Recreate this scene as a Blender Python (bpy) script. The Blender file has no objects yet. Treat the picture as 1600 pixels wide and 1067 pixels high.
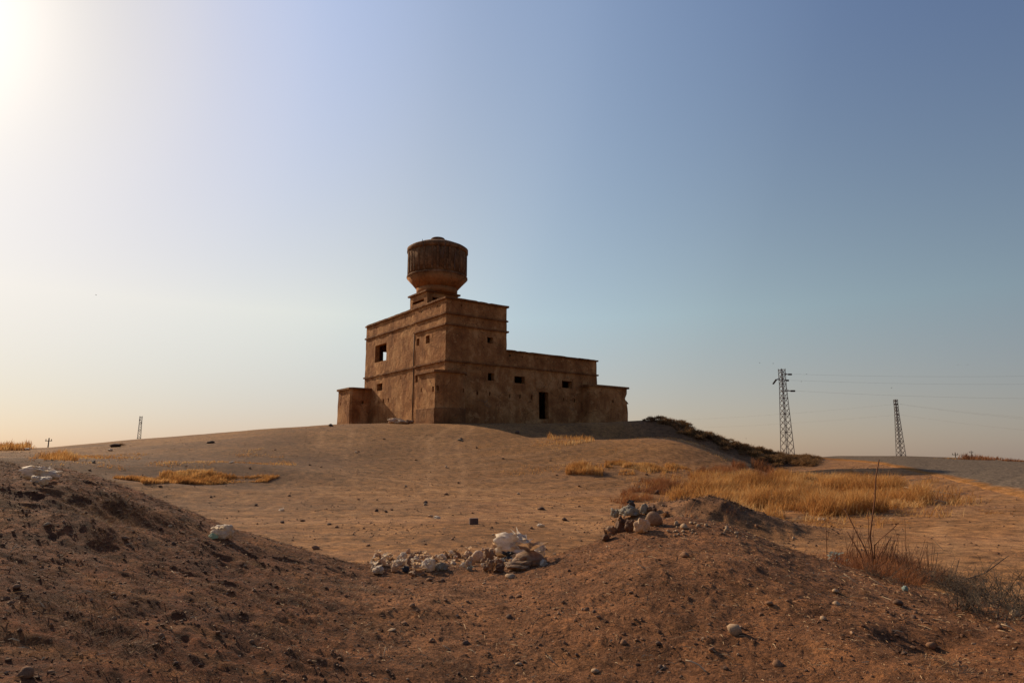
import bpy, math, random
import numpy as np
from mathutils import Vector, Matrix, noise as mnoise

random.seed(7)
rng = np.random.default_rng(11)
S = bpy.context.scene
COL = S.collection
R = math.radians

# ------------------------------------------------------------------ camera, sky, sun, exposure
F = 1030.0                      # focal length in pixels of the 1600 px wide photograph
PITCH = math.atan(179 / F)
cam = bpy.data.objects.new('camera', bpy.data.cameras.new('camera'))
COL.objects.link(cam)
cam.location = (0, 0, 0)
cam.rotation_euler = (math.pi / 2 + PITCH, 0, 0)
cam.data.sensor_width = 36
cam.data.lens = F / 1600 * 36
cam.data.clip_start = 0.05
cam.data.clip_end = 20000
S.camera = cam

SUN_AZ, SUN_EL = R(-48), R(28.8)       # azimuth from +Y towards +X
sun_dir = Vector((math.sin(SUN_AZ) * math.cos(SUN_EL), math.cos(SUN_AZ) * math.cos(SUN_EL), math.sin(SUN_EL)))
world = bpy.data.worlds.new('World')
S.world = world
world.use_nodes = True
wn = world.node_tree
wn.nodes.clear()
wout = wn.nodes.new('ShaderNodeOutputWorld')
wbg = wn.nodes.new('ShaderNodeBackground')
sky = wn.nodes.new('ShaderNodeTexSky')
sky.sky_type = 'NISHITA'
sky.sun_disc = False
sky.sun_elevation = SUN_EL
sky.sun_rotation = SUN_AZ
sky.air_density = 1.0
sky.dust_density = 1.0
sky.ozone_density = 1.0
wbg.inputs['Strength'].default_value = 0.1
# dusty air: the clear sky plus a haze whose colour follows the angle to the sun, thickest at the horizon
def wnode(t, **k):
    n = wn.nodes.new(t)
    for q, v in k.items(): setattr(n, q, v)
    return n
wtc = wnode('ShaderNodeTexCoord')
wdot = wnode('ShaderNodeVectorMath', operation='DOT_PRODUCT'); wdot.inputs[1].default_value = sun_dir
wnorm = wnode('ShaderNodeVectorMath', operation='NORMALIZE'); wn.links.new(wtc.outputs['Generated'], wnorm.inputs[0])
wn.links.new(wnorm.outputs[0], wdot.inputs[0])
wac = wnode('ShaderNodeMath', operation='ARCCOSINE'); wn.links.new(wdot.outputs['Value'], wac.inputs[0])
wth = wnode('ShaderNodeMath', operation='DIVIDE'); wth.inputs[1].default_value = math.pi; wn.links.new(wac.outputs[0], wth.inputs[0])
def wramp(pts):
    n = wnode('ShaderNodeValToRGB'); n.color_ramp.interpolation = 'CARDINAL'; e = n.color_ramp.elements
    while len(e) < len(pts): e.new(.5)
    for q, (d, c) in zip(e, pts): q.position = d/180; q.color = (*c, 1)
    wn.links.new(wth.outputs[0], n.inputs[0]); return n.outputs[0]
high = wramp([(3, (.9, .85, .78)), (10, (.55, .52, .48)), (18, (.44, .47, .60)), (26, (.325, .416, .661)), (36, (.206, .291, .496)), (48, (.138, .204, .374)),
              (64, (.048, .089, .235)), (90, (.024, .052, .18)), (130, (.01, .035, .15))])
mid = wramp([(10, (.42, .42, .41)), (18, (.48, .45, .41)), (26, (.538, .512, .449)), (36, (.525, .535, .468)), (48, (.363, .437, .449)), (64, (.245, .311, .32)), (90, (.138, .18, .207)), (130, (.11, .14, .16))])
low = wramp([(10, (.1, .07, .08)), (26, (.12, .09, .12)), (36, (.231, .145, .16)), (48, (.376, .235, .163)), (64, (.377, .245, .16)), (90, (.219, .17, .15)), (130, (.16, .13, .12))])
wsx = wnode('ShaderNodeSeparateXYZ'); wn.links.new(wnorm.outputs[0], wsx.inputs[0])
wel = wnode('ShaderNodeMath', operation='ARCSINE'); wn.links.new(wsx.outputs[2], wel.inputs[0])
wmx = wnode('ShaderNodeMath', operation='MAXIMUM'); wmx.inputs[1].default_value = 0; wn.links.new(wel.outputs[0], wmx.inputs[0])
wdv = wnode('ShaderNodeMath', operation='MULTIPLY'); wdv.inputs[1].default_value = -1/R(17); wn.links.new(wmx.outputs[0], wdv.inputs[0])
wex = wnode('ShaderNodeMath', operation='EXPONENT'); wn.links.new(wdv.outputs[0], wex.inputs[0])
def wmix(f0, f1, A_, B_):
    mr_ = wnode('ShaderNodeMapRange', clamp=True); mr_.inputs[1].default_value = f0; mr_.inputs[2].default_value = f1; wn.links.new(wex.outputs[0], mr_.inputs[0])
    m_ = wnode('ShaderNodeMix', data_type='RGBA'); wn.links.new(mr_.outputs[0], m_.inputs[0]); wn.links.new(A_, m_.inputs[6]); wn.links.new(B_, m_.inputs[7]); return m_
hz = wmix(.5, 1, wmix(0, .5, high, mid).outputs[2], low)
hs = wnode('ShaderNodeVectorMath', operation='SCALE'); hs.inputs['Scale'].default_value = 10; wn.links.new(hz.outputs[2], hs.inputs[0])
ns = wnode('ShaderNodeVectorMath', operation='SCALE'); ns.inputs['Scale'].default_value = .3; wn.links.new(sky.outputs[0], ns.inputs[0])
ad = wnode('ShaderNodeVectorMath', operation='ADD'); wn.links.new(hs.outputs[0], ad.inputs[0]); wn.links.new(ns.outputs[0], ad.inputs[1])
wn.links.new(ad.outputs[0], wbg.inputs[0])
wn.links.new(wbg.outputs[0], wout.inputs[0])

sl = bpy.data.lights.new('sun', 'SUN')
sl.energy = 5.0
sl.angle = R(0.6)
sl.color = (1.0, 0.79, 0.54)
sun = bpy.data.objects.new('sun', sl)
sun.rotation_euler = sun_dir.to_track_quat('Z', 'Y').to_euler()
COL.objects.link(sun)

S.view_settings.view_transform = 'Standard'
S.view_settings.look = 'None'
S.view_settings.exposure = 0
S.view_settings.gamma = 1
S.view_settings.use_curve_mapping = False
S.cycles.max_bounces = 6
S.cycles.use_denoising = True

# ------------------------------------------------------------------ helpers
def link(name, me, mat=None, parent=None, label=None, cat=None, group=None, kind=None):
    o = bpy.data.objects.new(name, me)
    COL.objects.link(o)
    if mat is not None and me is not None and not me.materials:
        me.materials.append(mat)
    if parent is not None:
        o.parent = parent
    tag(o, label, cat, group, kind)
    return o

def tag(o, label=None, cat=None, group=None, kind=None):
    if label: o['label'] = label
    if cat: o['category'] = cat
    if group: o['group'] = group
    if kind: o['kind'] = kind
    return o

def empty(name, loc=(0, 0, 0), rz=0, **k):
    o = link(name, None, **k)
    o.location = loc
    o.rotation_euler = (0, 0, rz)
    return o

def np_mesh(name, V, Fc, smooth=False):
    """V (n,3), Fc (m,k) with one k for all faces"""
    me = bpy.data.meshes.new(name)
    V = np.asarray(V, np.float32); Fc = np.asarray(Fc, np.int32)
    k = Fc.shape[1]
    me.vertices.add(len(V)); me.vertices.foreach_set('co', V.ravel())
    me.loops.add(Fc.size); me.loops.foreach_set('vertex_index', Fc.ravel())
    me.polygons.add(len(Fc))
    me.polygons.foreach_set('loop_start', np.arange(0, Fc.size, k, dtype=np.int32))
    me.polygons.foreach_set('use_smooth', np.full(len(Fc), smooth))
    me.update(calc_edges=True)
    return me

class MB:
    """collects shapes into one mesh"""
    def __init__(s): s.v = []; s.f = []
    def add(s, v, f):
        n = len(s.v); s.v += [tuple(p) for p in v]; s.f += [tuple(i + n for i in q) for q in f]; return s
    def box(s, x0, x1, y0, y1, z0, z1):
        return s.add([(x0,y0,z0),(x1,y0,z0),(x1,y1,z0),(x0,y1,z0),(x0,y0,z1),(x1,y0,z1),(x1,y1,z1),(x0,y1,z1)],
                     [(0,3,2,1),(4,5,6,7),(0,1,5,4),(1,2,6,5),(2,3,7,6),(3,0,4,7)])
    def tube(s, pts, rad, n=5, cap=True):
        pts = [Vector(p) for p in pts]
        if not hasattr(rad, '__len__'): rad = [rad] * len(pts)
        vs = []; fs = []
        for i, p in enumerate(pts):
            d = (pts[min(i + 1, len(pts) - 1)] - pts[max(i - 1, 0)])
            d = d.normalized() if d.length > 1e-9 else Vector((0, 0, 1))
            a = d.cross(Vector((0, 0, 1)) if abs(d.z) < .9 else Vector((1, 0, 0))).normalized()
            b = d.cross(a)
            for k in range(n):
                t = 2 * math.pi * k / n
                vs.append(p + (a * math.cos(t) + b * math.sin(t)) * rad[i])
        for i in range(len(pts) - 1):
            for k in range(n):
                k2 = (k + 1) % n
                fs.append((i*n+k, i*n+k2, (i+1)*n+k2, (i+1)*n+k))
        if cap:
            fs.append(tuple(range(n))[::-1]); fs.append(tuple((len(pts)-1)*n + k for k in range(n)))
        return s.add(vs, fs)
    def mesh(s, name, smooth=False):
        me = bpy.data.meshes.new(name); me.from_pydata(s.v, [], s.f); me.update()
        if smooth: me.polygons.foreach_set('use_smooth', [True] * len(me.polygons))
        return me

# gradient noise on a tiled lattice, about -1 to 1
_ga = (rng.random((256, 256))*2*np.pi)
_gx, _gy = np.cos(_ga).astype(np.float32), np.sin(_ga).astype(np.float32)
def vn(x, y, seed=0):
    x = x + seed * 37.13; y = y - seed * 91.7
    xi = np.floor(x).astype(np.int64); yi = np.floor(y).astype(np.int64)
    fx = x - xi; fy = y - yi
    i0 = xi & 255; i1 = (xi+1) & 255; j0 = yi & 255; j1 = (yi+1) & 255
    a = _gx[i0, j0]*fx + _gy[i0, j0]*fy; b = _gx[i1, j0]*(fx-1) + _gy[i1, j0]*fy
    c = _gx[i0, j1]*fx + _gy[i0, j1]*(fy-1); d = _gx[i1, j1]*(fx-1) + _gy[i1, j1]*(fy-1)
    fx = fx*fx*fx*(fx*(fx*6-15)+10); fy = fy*fy*fy*(fy*(fy*6-15)+10)
    return ((a*(1-fx)+b*fx)*(1-fy) + (c*(1-fx)+d*fx)*fy)*1.55
def rot(x, y, a):
    c, s = math.cos(a), math.sin(a); return c*x - s*y, s*x + c*y
def sstep(a, b, x):
    t = np.clip((x - a) / (b - a), 0, 1); return t*t*(3-2*t)

# ------------------------------------------------------------------ viewing rays used to measure the place
def ray(u, v):
    x = (np.asarray(u, float) - 800) / F; w = (533.5 - np.asarray(v, float)) / F
    return x, np.cos(PITCH) - w*np.sin(PITCH), np.sin(PITCH) + w*np.cos(PITCH)
def azel(u, v):
    x, y, z = ray(u, v); return np.arctan2(x, y), z / np.hypot(x, y)

# ------------------------------------------------------------------ the ground as ridge and dip lines: (u, v, distance in metres)
EYE = 1.55
lines = [
 dict(u=[-400, 2000], r=[.7, .7], z=[-EYE, -EYE]),
 dict(u=[-400, 0, 400, 800, 1200, 1600, 2000], r=[3.3, 3.4, 3.7, 4.0, 3.9, 4.0, 4.0], v=[1067]*7),
 dict(u=[-400, 0, 200, 400, 620, 800, 1000, 1200, 1400, 1600, 2000], r=[5.5, 5.5, 5.4, 5.3, 5.3, 5.2, 5.3, 5.3, 5.2, 5.2, 5.2],
      v=[840, 850, 880, 925, 955, 950, 905, 915, 965, 1000, 1010]),
 dict(u=[-400, -100, 0, 60, 130, 200, 300, 400, 480, 560, 700, 840, 900, 940, 1000, 1060, 1100, 1150, 1200, 1270, 1350, 1450, 1600, 2000],
      r=[9, 9, 8.8, 8.6, 8.2, 7.9, 7.5, 7.2, 7, 6.8, 6.6, 6.5, 6.6, 6.8, 7, 7.2, 7.2, 7.1, 7, 6.9, 6.8, 6.6, 6.4, 6.4],
      v=[722, 720, 725, 731, 741, 766, 798, 843, 869, 892, 897, 884, 860, 846, 824, 814, 816, 823, 848, 874, 902, 930, 956, 990]),
 dict(u=[-400, 0, 400, 800, 1200, 1600, 2000], r=[12.4, 12, 10.5, 9.6, 10, 9.6, 9.6], z=[-1.5, -1.6, -1.62, -1.62, -1.68, -1.66, -1.66]),
 dict(u=[-400, 2000], r=[16, 16], z=[-1.62, -1.62]),
 dict(u=[-400, 0, 400, 800, 1100, 1300, 1600, 2000], r=[24]*8, z=[-1.25, -1.35, -1.5, -1.5, -1.55, -1.55, -1.4, -1.4]),
 dict(u=[-400, 0, 300, 600, 800, 1000, 1200, 1300, 1600, 2000], r=[33]*10, v=[724, 728, 730, 726, 722, 722, 748, 752, 748, 748]),
 dict(u=[-400, 0, 150, 300, 450, 600, 700, 850, 940, 1030, 1060, 1100, 1150, 1200, 1250, 1300, 1400, 1600, 2000], r=[39]*19,
      v=[712, 713, 712, 706, 697, 692, 691, 692, 690, 684.5, 686, 697, 716, 735, 741, 739, 736, 738, 738]),
 dict(u=[-400, 0, 75, 220, 400, 520, 600, 780, 850, 940, 1030, 1060, 1100, 1150, 1200, 1250, 1300, 1400, 1600, 2000], r=[46]*20,
      v=[706, 707, 706, 696, 678, 666, 663, 663, 670, 686, 692, 694, 704, 722, 738, 734, 727, 722, 728, 730]),
 dict(u=[-400, 0, 75, 220, 400, 520, 600, 800, 940, 990, 1030, 1060, 1100, 1150, 1200, 1240, 1280, 1320, 1400, 1500, 1600, 1700, 2000], 
      r=[60, 60, 60, 58, 55, 51, 50.5, 48.5, 49.5, 51, 51, 51, 51, 51, 52, 54, 57, 60, 60, 60, 60, 60, 60],
      v=[699, 700.5, 699, 686, 671.5, 663.5, 661.5, 661.5, 660, 657, 655.5, 661, 678, 694, 707, 714, 714.5, 713, 713, 716, 720.5, 724, 730]),
 dict(u=[-400, 300, 480, 560, 700, 900, 990, 1040, 1100, 1200, 1300, 2000], r=[72]*12, z=[-.2, 1.2, 2.4, 2.6, 2.6, 2.6, 2.4, 1.9, .6, -1.2, -1.6, -3]),
 dict(u=[-400, 2000], r=[110, 110], z=[-3, -4]),
 dict(u=[-400, 2000], r=[600, 600], z=[-12, -9]),
 dict(u=[-400, 2000], r=[6000, 6000], z=[-60, -45]),
]
GA = np.radians(np.arange(-180, 180.01, 0.1))
kr, kz = [], []
def smooth(a, sig):
    n = int(sig * 4); k = np.exp(-.5 * (np.arange(-n, n + 1) / sig) ** 2); k /= k.sum()
    return np.convolve(np.pad(a, n, mode='wrap'), k, mode='valid')
for i, L in enumerate(lines):
    u = np.array(L['u'], float); r = np.array(L['r'], float)
    if 'v' in L: az, te = azel(u, L['v']); z = te * r
    else: az, _ = azel(u, np.full(len(u), 760.)); z = np.array(L['z'], float)
    sg = 9 if i < 10 else 6
    rr = np.interp(GA, az, r); zz = np.interp(GA, az, z)
    # behind the camera the land goes on level
    back = sstep(R(60), R(100), np.abs(GA))
    lvl = np.interp(rr, [0, 3, 20, 60, 110, 600, 6000], [-EYE, -EYE, -1.6, -2, -3.5, -10, -50])
    zz = zz * (1 - back) + lvl * back
    kr.append(smooth(rr, sg)); kz.append(smooth(zz, sg))
kr = np.array(kr); kz = np.array(kz)

def macro(az, r):
    az = np.asarray(az, float).ravel(); r = np.asarray(r, float).ravel()
    out = np.empty_like(r)
    for c0 in range(0, len(r), 200000):
        A_ = az[c0:c0+200000]; rr = r[c0:c0+200000]
        t = (A_ - GA[0]) / (GA[1] - GA[0]); i = np.clip(t.astype(int), 0, len(GA) - 2); f_ = t - i
        X = kr[:, i] * (1 - f_) + kr[:, i+1] * f_
        Z = kz[:, i] * (1 - f_) + kz[:, i+1] * f_
        h = np.diff(X, axis=0); d = np.diff(Z, axis=0) / h
        m = np.zeros_like(Z)
        w1 = 2*h[1:] + h[:-1]; w2 = h[1:] + 2*h[:-1]
        same = (d[:-1] * d[1:]) > 0
        with np.errstate(divide='ignore', invalid='ignore'):
            mm = (w1 + w2) / (w1 / d[:-1] + w2 / d[1:])
        m[1:-1] = np.where(same, mm, 0)
        m[0] = d[0]; m[-1] = d[-1]
        j = np.clip((rr[None, :] >= X).sum(0) - 1, 0, len(X) - 2)
        q = np.arange(len(rr))
        x0 = X[j, q]; hh = h[j, q]; s = np.clip((rr - x0) / hh, 0, 1.0)
        z0 = Z[j, q]; z1 = Z[j+1, q]; m0 = m[j, q]*hh; m1 = m[j+1, q]*hh
        out[c0:c0+200000] = (2*s**3-3*s**2+1)*z0 + (s**3-2*s**2+s)*m0 + (-2*s**3+3*s**2)*z1 + (s**3-s**2)*m1
    return out

def spot(u, v, r):
    az, _ = azel(u, v); return r*math.sin(az), r*math.cos(az)
BUMPS = []          # x, y, height, radius across, radius along, turn
def bump_px(u, v, r, h, sx, sy, turn=0): BUMPS.append((*spot(u, v, r), h, sx, sy, turn))
bump_px(1078, 770, 15.5, .60, 1.05, .8, -.3)
bump_px(1175, 790, 15.5, .24, 1.3, .6, .15)
bump_px(1000, 780, 16.2, .22, .6, .6, 0)
bump_px(210, 735, 27, .28, 5, 1.3, .1); bump_px(400, 724, 31, .3, 4.5, 1.2, -.15); bump_px(60, 722, 33, .25, 4, 1.2, .1)
bump_px(120, 860, 6.0, .08, .3, .2, .4); bump_px(205, 795, 6.9, .09, .35, .2, .2); bump_px(45, 800, 6.8, .08, .3, .25)
bump_px(660, 960, 5.2, .05, .28, .2, .6); bump_px(1120, 930, 5.5, .05, .5, .3)
bump_px(1440, 1008, 4.7, -.07, .22, .14, .2); bump_px(1500, 1020, 4.6, -.05, .2, .16); bump_px(1240, 985, 4.7, -.04, .18, .12)
bump_px(1060, 700, 41.5, .15, 2.5, 1.5, 0)

AZ_D = R(45)
def spacing(r):       # rough mesh spacing along the view, limits the detail that is put in
    return np.interp(r, [1, 3, 9.5, 22, 60, 200], [.012, .014, .018, .06, .22, 4])

def height(x, y):
    x = np.asarray(x, float); y = np.asarray(y, float); sh = x.shape
    x = x.ravel(); y = y.ravel()
    r = np.hypot(x, y); az = np.arctan2(x, y)
    z = macro(az, r)
    cr = np.interp(az, GA, kr[3])
    near = 1 - sstep(0.6, 2.8, r - cr)                       # the foreground bank
    left = sstep(R(2), R(-18), az) * near
    plain = (1 - near) * (1 - sstep(55, 90, r))
    sp = spacing(r)
    for (bx, by, h, sx, sy, t) in BUMPS:
        dx, dy = rot(x - bx, y - by, -t)
        z += h * np.exp(-.5 * ((dx / sx) ** 2 + (dy / sy) ** 2))
    bmp = sum(np.exp(-.5*(((x-q[0])/(q[3]*1.2))**2 + ((y-q[1])/(q[4]*1.3))**2)) for q in BUMPS[:3])
    wx, wy = x + .25*vn(x*.9, y*.9, 3), y + .25*vn(x*.9, y*.9, 4)
    # broad swells
    z += near * .045 * vn(wx*.8, wy*.8, 1) + plain * (.06 * vn(x*.12, y*.12, 2) + .02*vn(x*.5, y*.5, 12))
    # lumps, stretched on the left bank
    lx, ly = rot(wx, wy, .35)
    lump = 1 - np.abs(vn(lx*1.6, ly*4.2, 5)) * 2
    z += near * (.008 + .010 * left) * lump
    lump2 = 1 - np.abs(vn(lx*4.3 + 9, ly*8.5, 6)) * 2
    z += near * (.005 + .006 * left) * lump2
    for k, (wl, am) in enumerate([(.9, .012), (.42, .009), (.2, .0065), (.1, .0052), (.055, .0042), (.03, .0034)]):
        a_, b_ = rot(wx if wl > .3 else x, wy if wl > .3 else y, 1.1 * k + .3)
        fade = np.clip((wl / sp - 2.0) / 2.0, 0, 1)
        m = fade > 0
        if not m.any(): continue
        n = vn(a_[m]/wl, b_[m]/wl, 20 + k)
        z[m] += (near[m]*(1 - .2*left[m]) + plain[m]*(.55 + 3*bmp[m])) * am * fade[m] * n
    # sparse clods
    for k, (wl, am, th) in enumerate([(.13, .012, .62), (.07, .012, .5), (.04, .01, .42)]):
        fade = np.clip((wl / sp - 2.0) / 2.0, 0, 1); m = fade > 0
        n = np.clip(vn(x[m]/wl + 5, y[m]/wl, 40 + k) - th, 0, 1) / (1 - th)
        z[m] += near[m] * (1 - .4*left[m]) * am * fade[m] * np.sqrt(n)
    # wheel ruts curving over the plain
    d = np.abs(np.hypot(x + 14, y - 62) - 43)
    rutm = plain * sstep(60, 20, r)
    d2 = np.abs(np.hypot(x - 9, y - 70) - 44)
    for o_ in (0, 1.7, 4.2, 5.8):
        z -= rutm * .03 * np.exp(-((d - o_) / .2) ** 2)
        z -= rutm * .022 * np.exp(-((d2 - o_*1.4) / .2) ** 2)
    return z.reshape(sh)

def hit(u, v, rmin=1.5, rmax=120, up=0.0):
    az, te = azel(u, v)
    r = np.geomspace(rmin, rmax, 2500)
    x = r*math.sin(az); y = r*math.cos(az)
    h = height(x, y)
    k = np.where(h >= te * r)[0]
    i = k[0] if len(k) else int(np.argmin(np.abs(h - te*r)))
    return Vector((x[i], y[i], float(h[i]) + up))
def ground(x, y): return float(height(np.array([x]), np.array([y]))[0])
def pxm(p): return math.hypot(p[0], p[1]) / F      # metres per photo pixel at a point

# ------------------------------------------------------------------ materials
def mat(name, rough=.9, spec=.2):
    m = bpy.data.materials.new(name); m.use_nodes = True
    nt = m.node_tree; b = nt.nodes['Principled BSDF']
    b.inputs['Roughness'].default_value = rough
    b.inputs['Specular IOR Level'].default_value = spec
    return m, nt, b
def nd(nt, t, **k):
    n = nt.nodes.new(t)
    for a, v in k.items():
        if a in n.inputs: n.inputs[a].default_value = v
        else: setattr(n, a, v)
    return n
def mixc(nt, fac, a, b, mode='MIX'):
    n = nt.nodes.new('ShaderNodeMix'); n.data_type = 'RGBA'; n.blend_type = mode
    for s, v in ((0, fac), (6, a), (7, b)):
        if hasattr(v, 'is_output') or isinstance(v, bpy.types.NodeSocket): nt.links.new(v, n.inputs[s])
        elif s: n.inputs[s].default_value = (*v, 1)
        else: n.inputs[s].default_value = v
    return n.outputs[2]
def ramp(nt, src, pts):
    n = nt.nodes.new('ShaderNodeValToRGB'); e = n.color_ramp.elements
    while len(e) < len(pts): e.new(.5)
    for q, (p, c) in zip(e, pts):
        q.position = p; q.color = (*c, 1) if hasattr(c, '__len__') else (c, c, c, 1)
    nt.links.new(src, n.inputs[0]); return n.outputs[0]
def noise_tex(nt, scale, detail=6, rough=.6, vec=None, dist=0):
    n = nd(nt, 'ShaderNodeTexNoise'); n.inputs['Scale'].default_value = scale
    n.inputs['Detail'].default_value = detail; n.inputs['Roughness'].default_value = rough; n.inputs['Distortion'].default_value = dist
    if vec is not None: nt.links.new(vec, n.inputs['Vector'])
    return n.outputs[0]
def bump(nt, b, h, strength=.5, dist=.02):
    n = nt.nodes.new('ShaderNodeBump'); n.inputs['Strength'].default_value = strength; n.inputs['Distance'].default_value = dist
    nt.links.new(h, n.inputs['Height']); nt.links.new(n.outputs[0], b.inputs['Normal'])

def simple(name, c, c2=None, scale=8, rough=.9, bmp=.3, bd=.01, spec=.2):
    m, nt, b = mat(name, rough, spec)
    g = nt.nodes.new('ShaderNodeTexCoord').outputs['Object']
    n = noise_tex(nt, scale, 5, .6, g)
    c2 = c2 or tuple(x*.65 for x in c)
    nt.links.new(ramp(nt, n, [(.3, c2), (.7, c)]), b.inputs['Base Color'])
    if bmp: bump(nt, b, noise_tex(nt, scale*4, 4, .6, g), bmp, bd)
    return m

# ground: colour comes from a per-point soil map, broken up by fine noise
M_ground, nt, b = mat('soil', .95, .15)
geo = nt.nodes.new('ShaderNodeNewGeometry').outputs['Position']
def soil_nodes(nt, geo):
    att = nt.nodes.new('ShaderNodeAttribute'); att.attribute_name = 'soil'
    n1 = noise_tex(nt, 3.5, 10, .78, geo); n2 = noise_tex(nt, 42, 6, .75, geo); n3 = noise_tex(nt, .35, 5, .6, geo)
    c = mixc(nt, 1.0, att.outputs['Color'], ramp(nt, n1, [(.36, (.5, .48, .45)), (.5, (1, 1, 1)), (.66, (1.55, 1.5, 1.38))]), 'MULTIPLY')
    c = mixc(nt, 1.0, c, ramp(nt, n2, [(.34, (.42, .40, .38)), (.5, (1, 1, 1)), (.66, (1.8, 1.75, 1.65))]), 'MULTIPLY')
    c = mixc(nt, 1.0, c, ramp(nt, n3, [(.35, (.84, .82, .8)), (.65, (1.12, 1.12, 1.1))]), 'MULTIPLY')
    vo = nt.nodes.new('ShaderNodeTexVoronoi'); vo.inputs['Scale'].default_value = 26; nt.links.new(geo, vo.inputs[0])
    c = mixc(nt, ramp(nt, vo.outputs['Distance'], [(.08, .55), (.2, 0.0)]), c, (.34, .2, .115))
    return c, n1, n2
c, n1, n2 = soil_nodes(nt, geo)
nt.links.new(c, b.inputs['Base Color'])
bh = nt.nodes.new('ShaderNodeMath'); bh.operation = 'ADD'
nt.links.new(n2, bh.inputs[0])
n4 = noise_tex(nt, 14, 7, .75, geo)
b5 = nt.nodes.new('ShaderNodeMath'); b5.operation = 'MULTIPLY'; b5.inputs[1].default_value = 2.0; nt.links.new(n4, b5.inputs[0])
nt.links.new(b5.outputs[0], bh.inputs[1])
bump(nt, b, bh.outputs[0], .8, .025)

M_road, nt, b = mat('dusty_asphalt', 1.0, .0)
geo = nt.nodes.new('ShaderNodeNewGeometry').outputs['Position']
att = nt.nodes.new('ShaderNodeAttribute'); att.attribute_name = 'edge'
n1 = noise_tex(nt, .8, 8, .75, geo); n2 = noise_tex(nt, 7, 8, .8, geo)
asph = ramp(nt, n2, [(.36, (.05, .042, .034)), (.5, (.125, .1, .076)), (.64, (.26, .2, .145))])
dust = soil_nodes(nt, geo)[0]
s_ = nt.nodes.new('ShaderNodeMath'); s_.operation = 'ADD'; nt.links.new(att.outputs['Fac'], s_.inputs[0])
q_ = nt.nodes.new('ShaderNodeMath'); q_.operation = 'MULTIPLY_ADD'; q_.inputs[1].default_value = 1.3; q_.inputs[2].default_value = -.65
nt.links.new(n1, q_.inputs[0]); nt.links.new(q_.outputs[0], s_.inputs[1])
fac = ramp(nt, s_.outputs[0], [(.2, 0.0), (.62, .93)])
nt.links.new(mixc(nt, fac, dust, asph), b.inputs['Base Color'])
bump(nt, b, n2, .5, .02)

# mud plaster of the fort
def plaster(name, dark, mid, light, streak=.55):
    m, nt, b = mat(name, .93, .15)
    tc = nt.nodes.new('ShaderNodeTexCoord').outputs['Object']
    mp = nt.nodes.new('ShaderNodeMapping'); mp.inputs['Scale'].default_value = (2.6, 2.6, .22); nt.links.new(tc, mp.inputs[0])
    big = noise_tex(nt, .55, 7, .65, tc, .6); fine = noise_tex(nt, 9, 6, .7, tc); st = noise_tex(nt, 1.0, 6, .7, mp.outputs[0])
    c = ramp(nt, big, [(.34, dark), (.5, mid), (.66, light)])
    c = mixc(nt, streak, c, ramp(nt, st, [(.34, (.62, .58, .54)), (.5, (1, 1, 1)), (.68, (1.3, 1.27, 1.2))]), 'MULTIPLY')
    c = mixc(nt, .8, c, ramp(nt, fine, [(.3, (.72, .7, .68)), (.6, (1.12, 1.1, 1.06))]), 'MULTIPLY')
    pn = noise_tex(nt, .9, 8, .72, tc, .3)
    c = mixc(nt, ramp(nt, pn, [(.56, 0.0), (.6, .6)]), c, light)
    c = mixc(nt, ramp(nt, pn, [(.38, .5), (.42, 0.0)]), c, tuple(q*.75 for q in dark))
    wv = nt.nodes.new('ShaderNodeVectorMath'); wv.operation = 'ADD'; nn_ = nd(nt, 'ShaderNodeTexNoise'); nn_.inputs['Scale'].default_value = 1.5; nt.links.new(tc, nn_.inputs[0])
    nt.links.new(tc, wv.inputs[0]); nt.links.new(nn_.outputs[1], wv.inputs[1])
    vc = nt.nodes.new('ShaderNodeTexVoronoi'); vc.feature = 'DISTANCE_TO_EDGE'; vc.inputs['Scale'].default_value = .42; nt.links.new(wv.outputs[0], vc.inputs[0])
    c = mixc(nt, ramp(nt, vc.outputs[0], [(.004, .55), (.012, 0.0)]), c, tuple(q*.45 for q in dark))
    nt.links.new(c, b.inputs['Base Color'])
    h = nt.nodes.new('ShaderNodeMath'); h.operation = 'MULTIPLY_ADD'; h.inputs[1].default_value = 2.2
    nt.links.new(noise_tex(nt, 2.2, 7, .68, tc), h.inputs[0]); nt.links.new(fine, h.inputs[2])
    bump(nt, b, h.outputs[0], 1.0, .05)
    return m
M_wall = plaster('mud_plaster', (.235, .095, .033), (.36, .16, .057), (.55, .29, .12))
M_trim = plaster('mud_plaster_trim', (.15, .062, .022), (.22, .096, .036), (.31, .15, .06))
M_tank = plaster('tank_render', (.1, .047, .02), (.19, .092, .04), (.32, .175, .085), .8)
M_cone = plaster('tank_cone_render', (.25, .098, .034), (.33, .14, .05), (.4, .185, .075), .6)
M_steel = simple('weathered_steel', (.20, .17, .15), (.12, .09, .075), 3, .6, 0)
M_wire = simple('cable_grey', (.16, .15, .15), (.12, .11, .11), 3, .6, 0)
M_insul = simple('insulator_brown', (.05, .035, .03), (.03, .02, .02), 3, .4, 0)
M_wood = simple('pole_wood', (.16, .12, .09), (.09, .07, .05), 5)
M_stone_b = simple('stone_brown', (.28, .145, .075), (.18, .09, .045), 14)
M_stone_p = simple('stone_pale', (.46, .31, .18), (.3, .18, .1), 14)
M_stone_d = simple('stone_dark', (.15, .085, .052), (.09, .05, .032), 14)
M_bird = simple('bird_dark', (.04, .035, .03), rough=.8, bmp=0)

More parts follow.
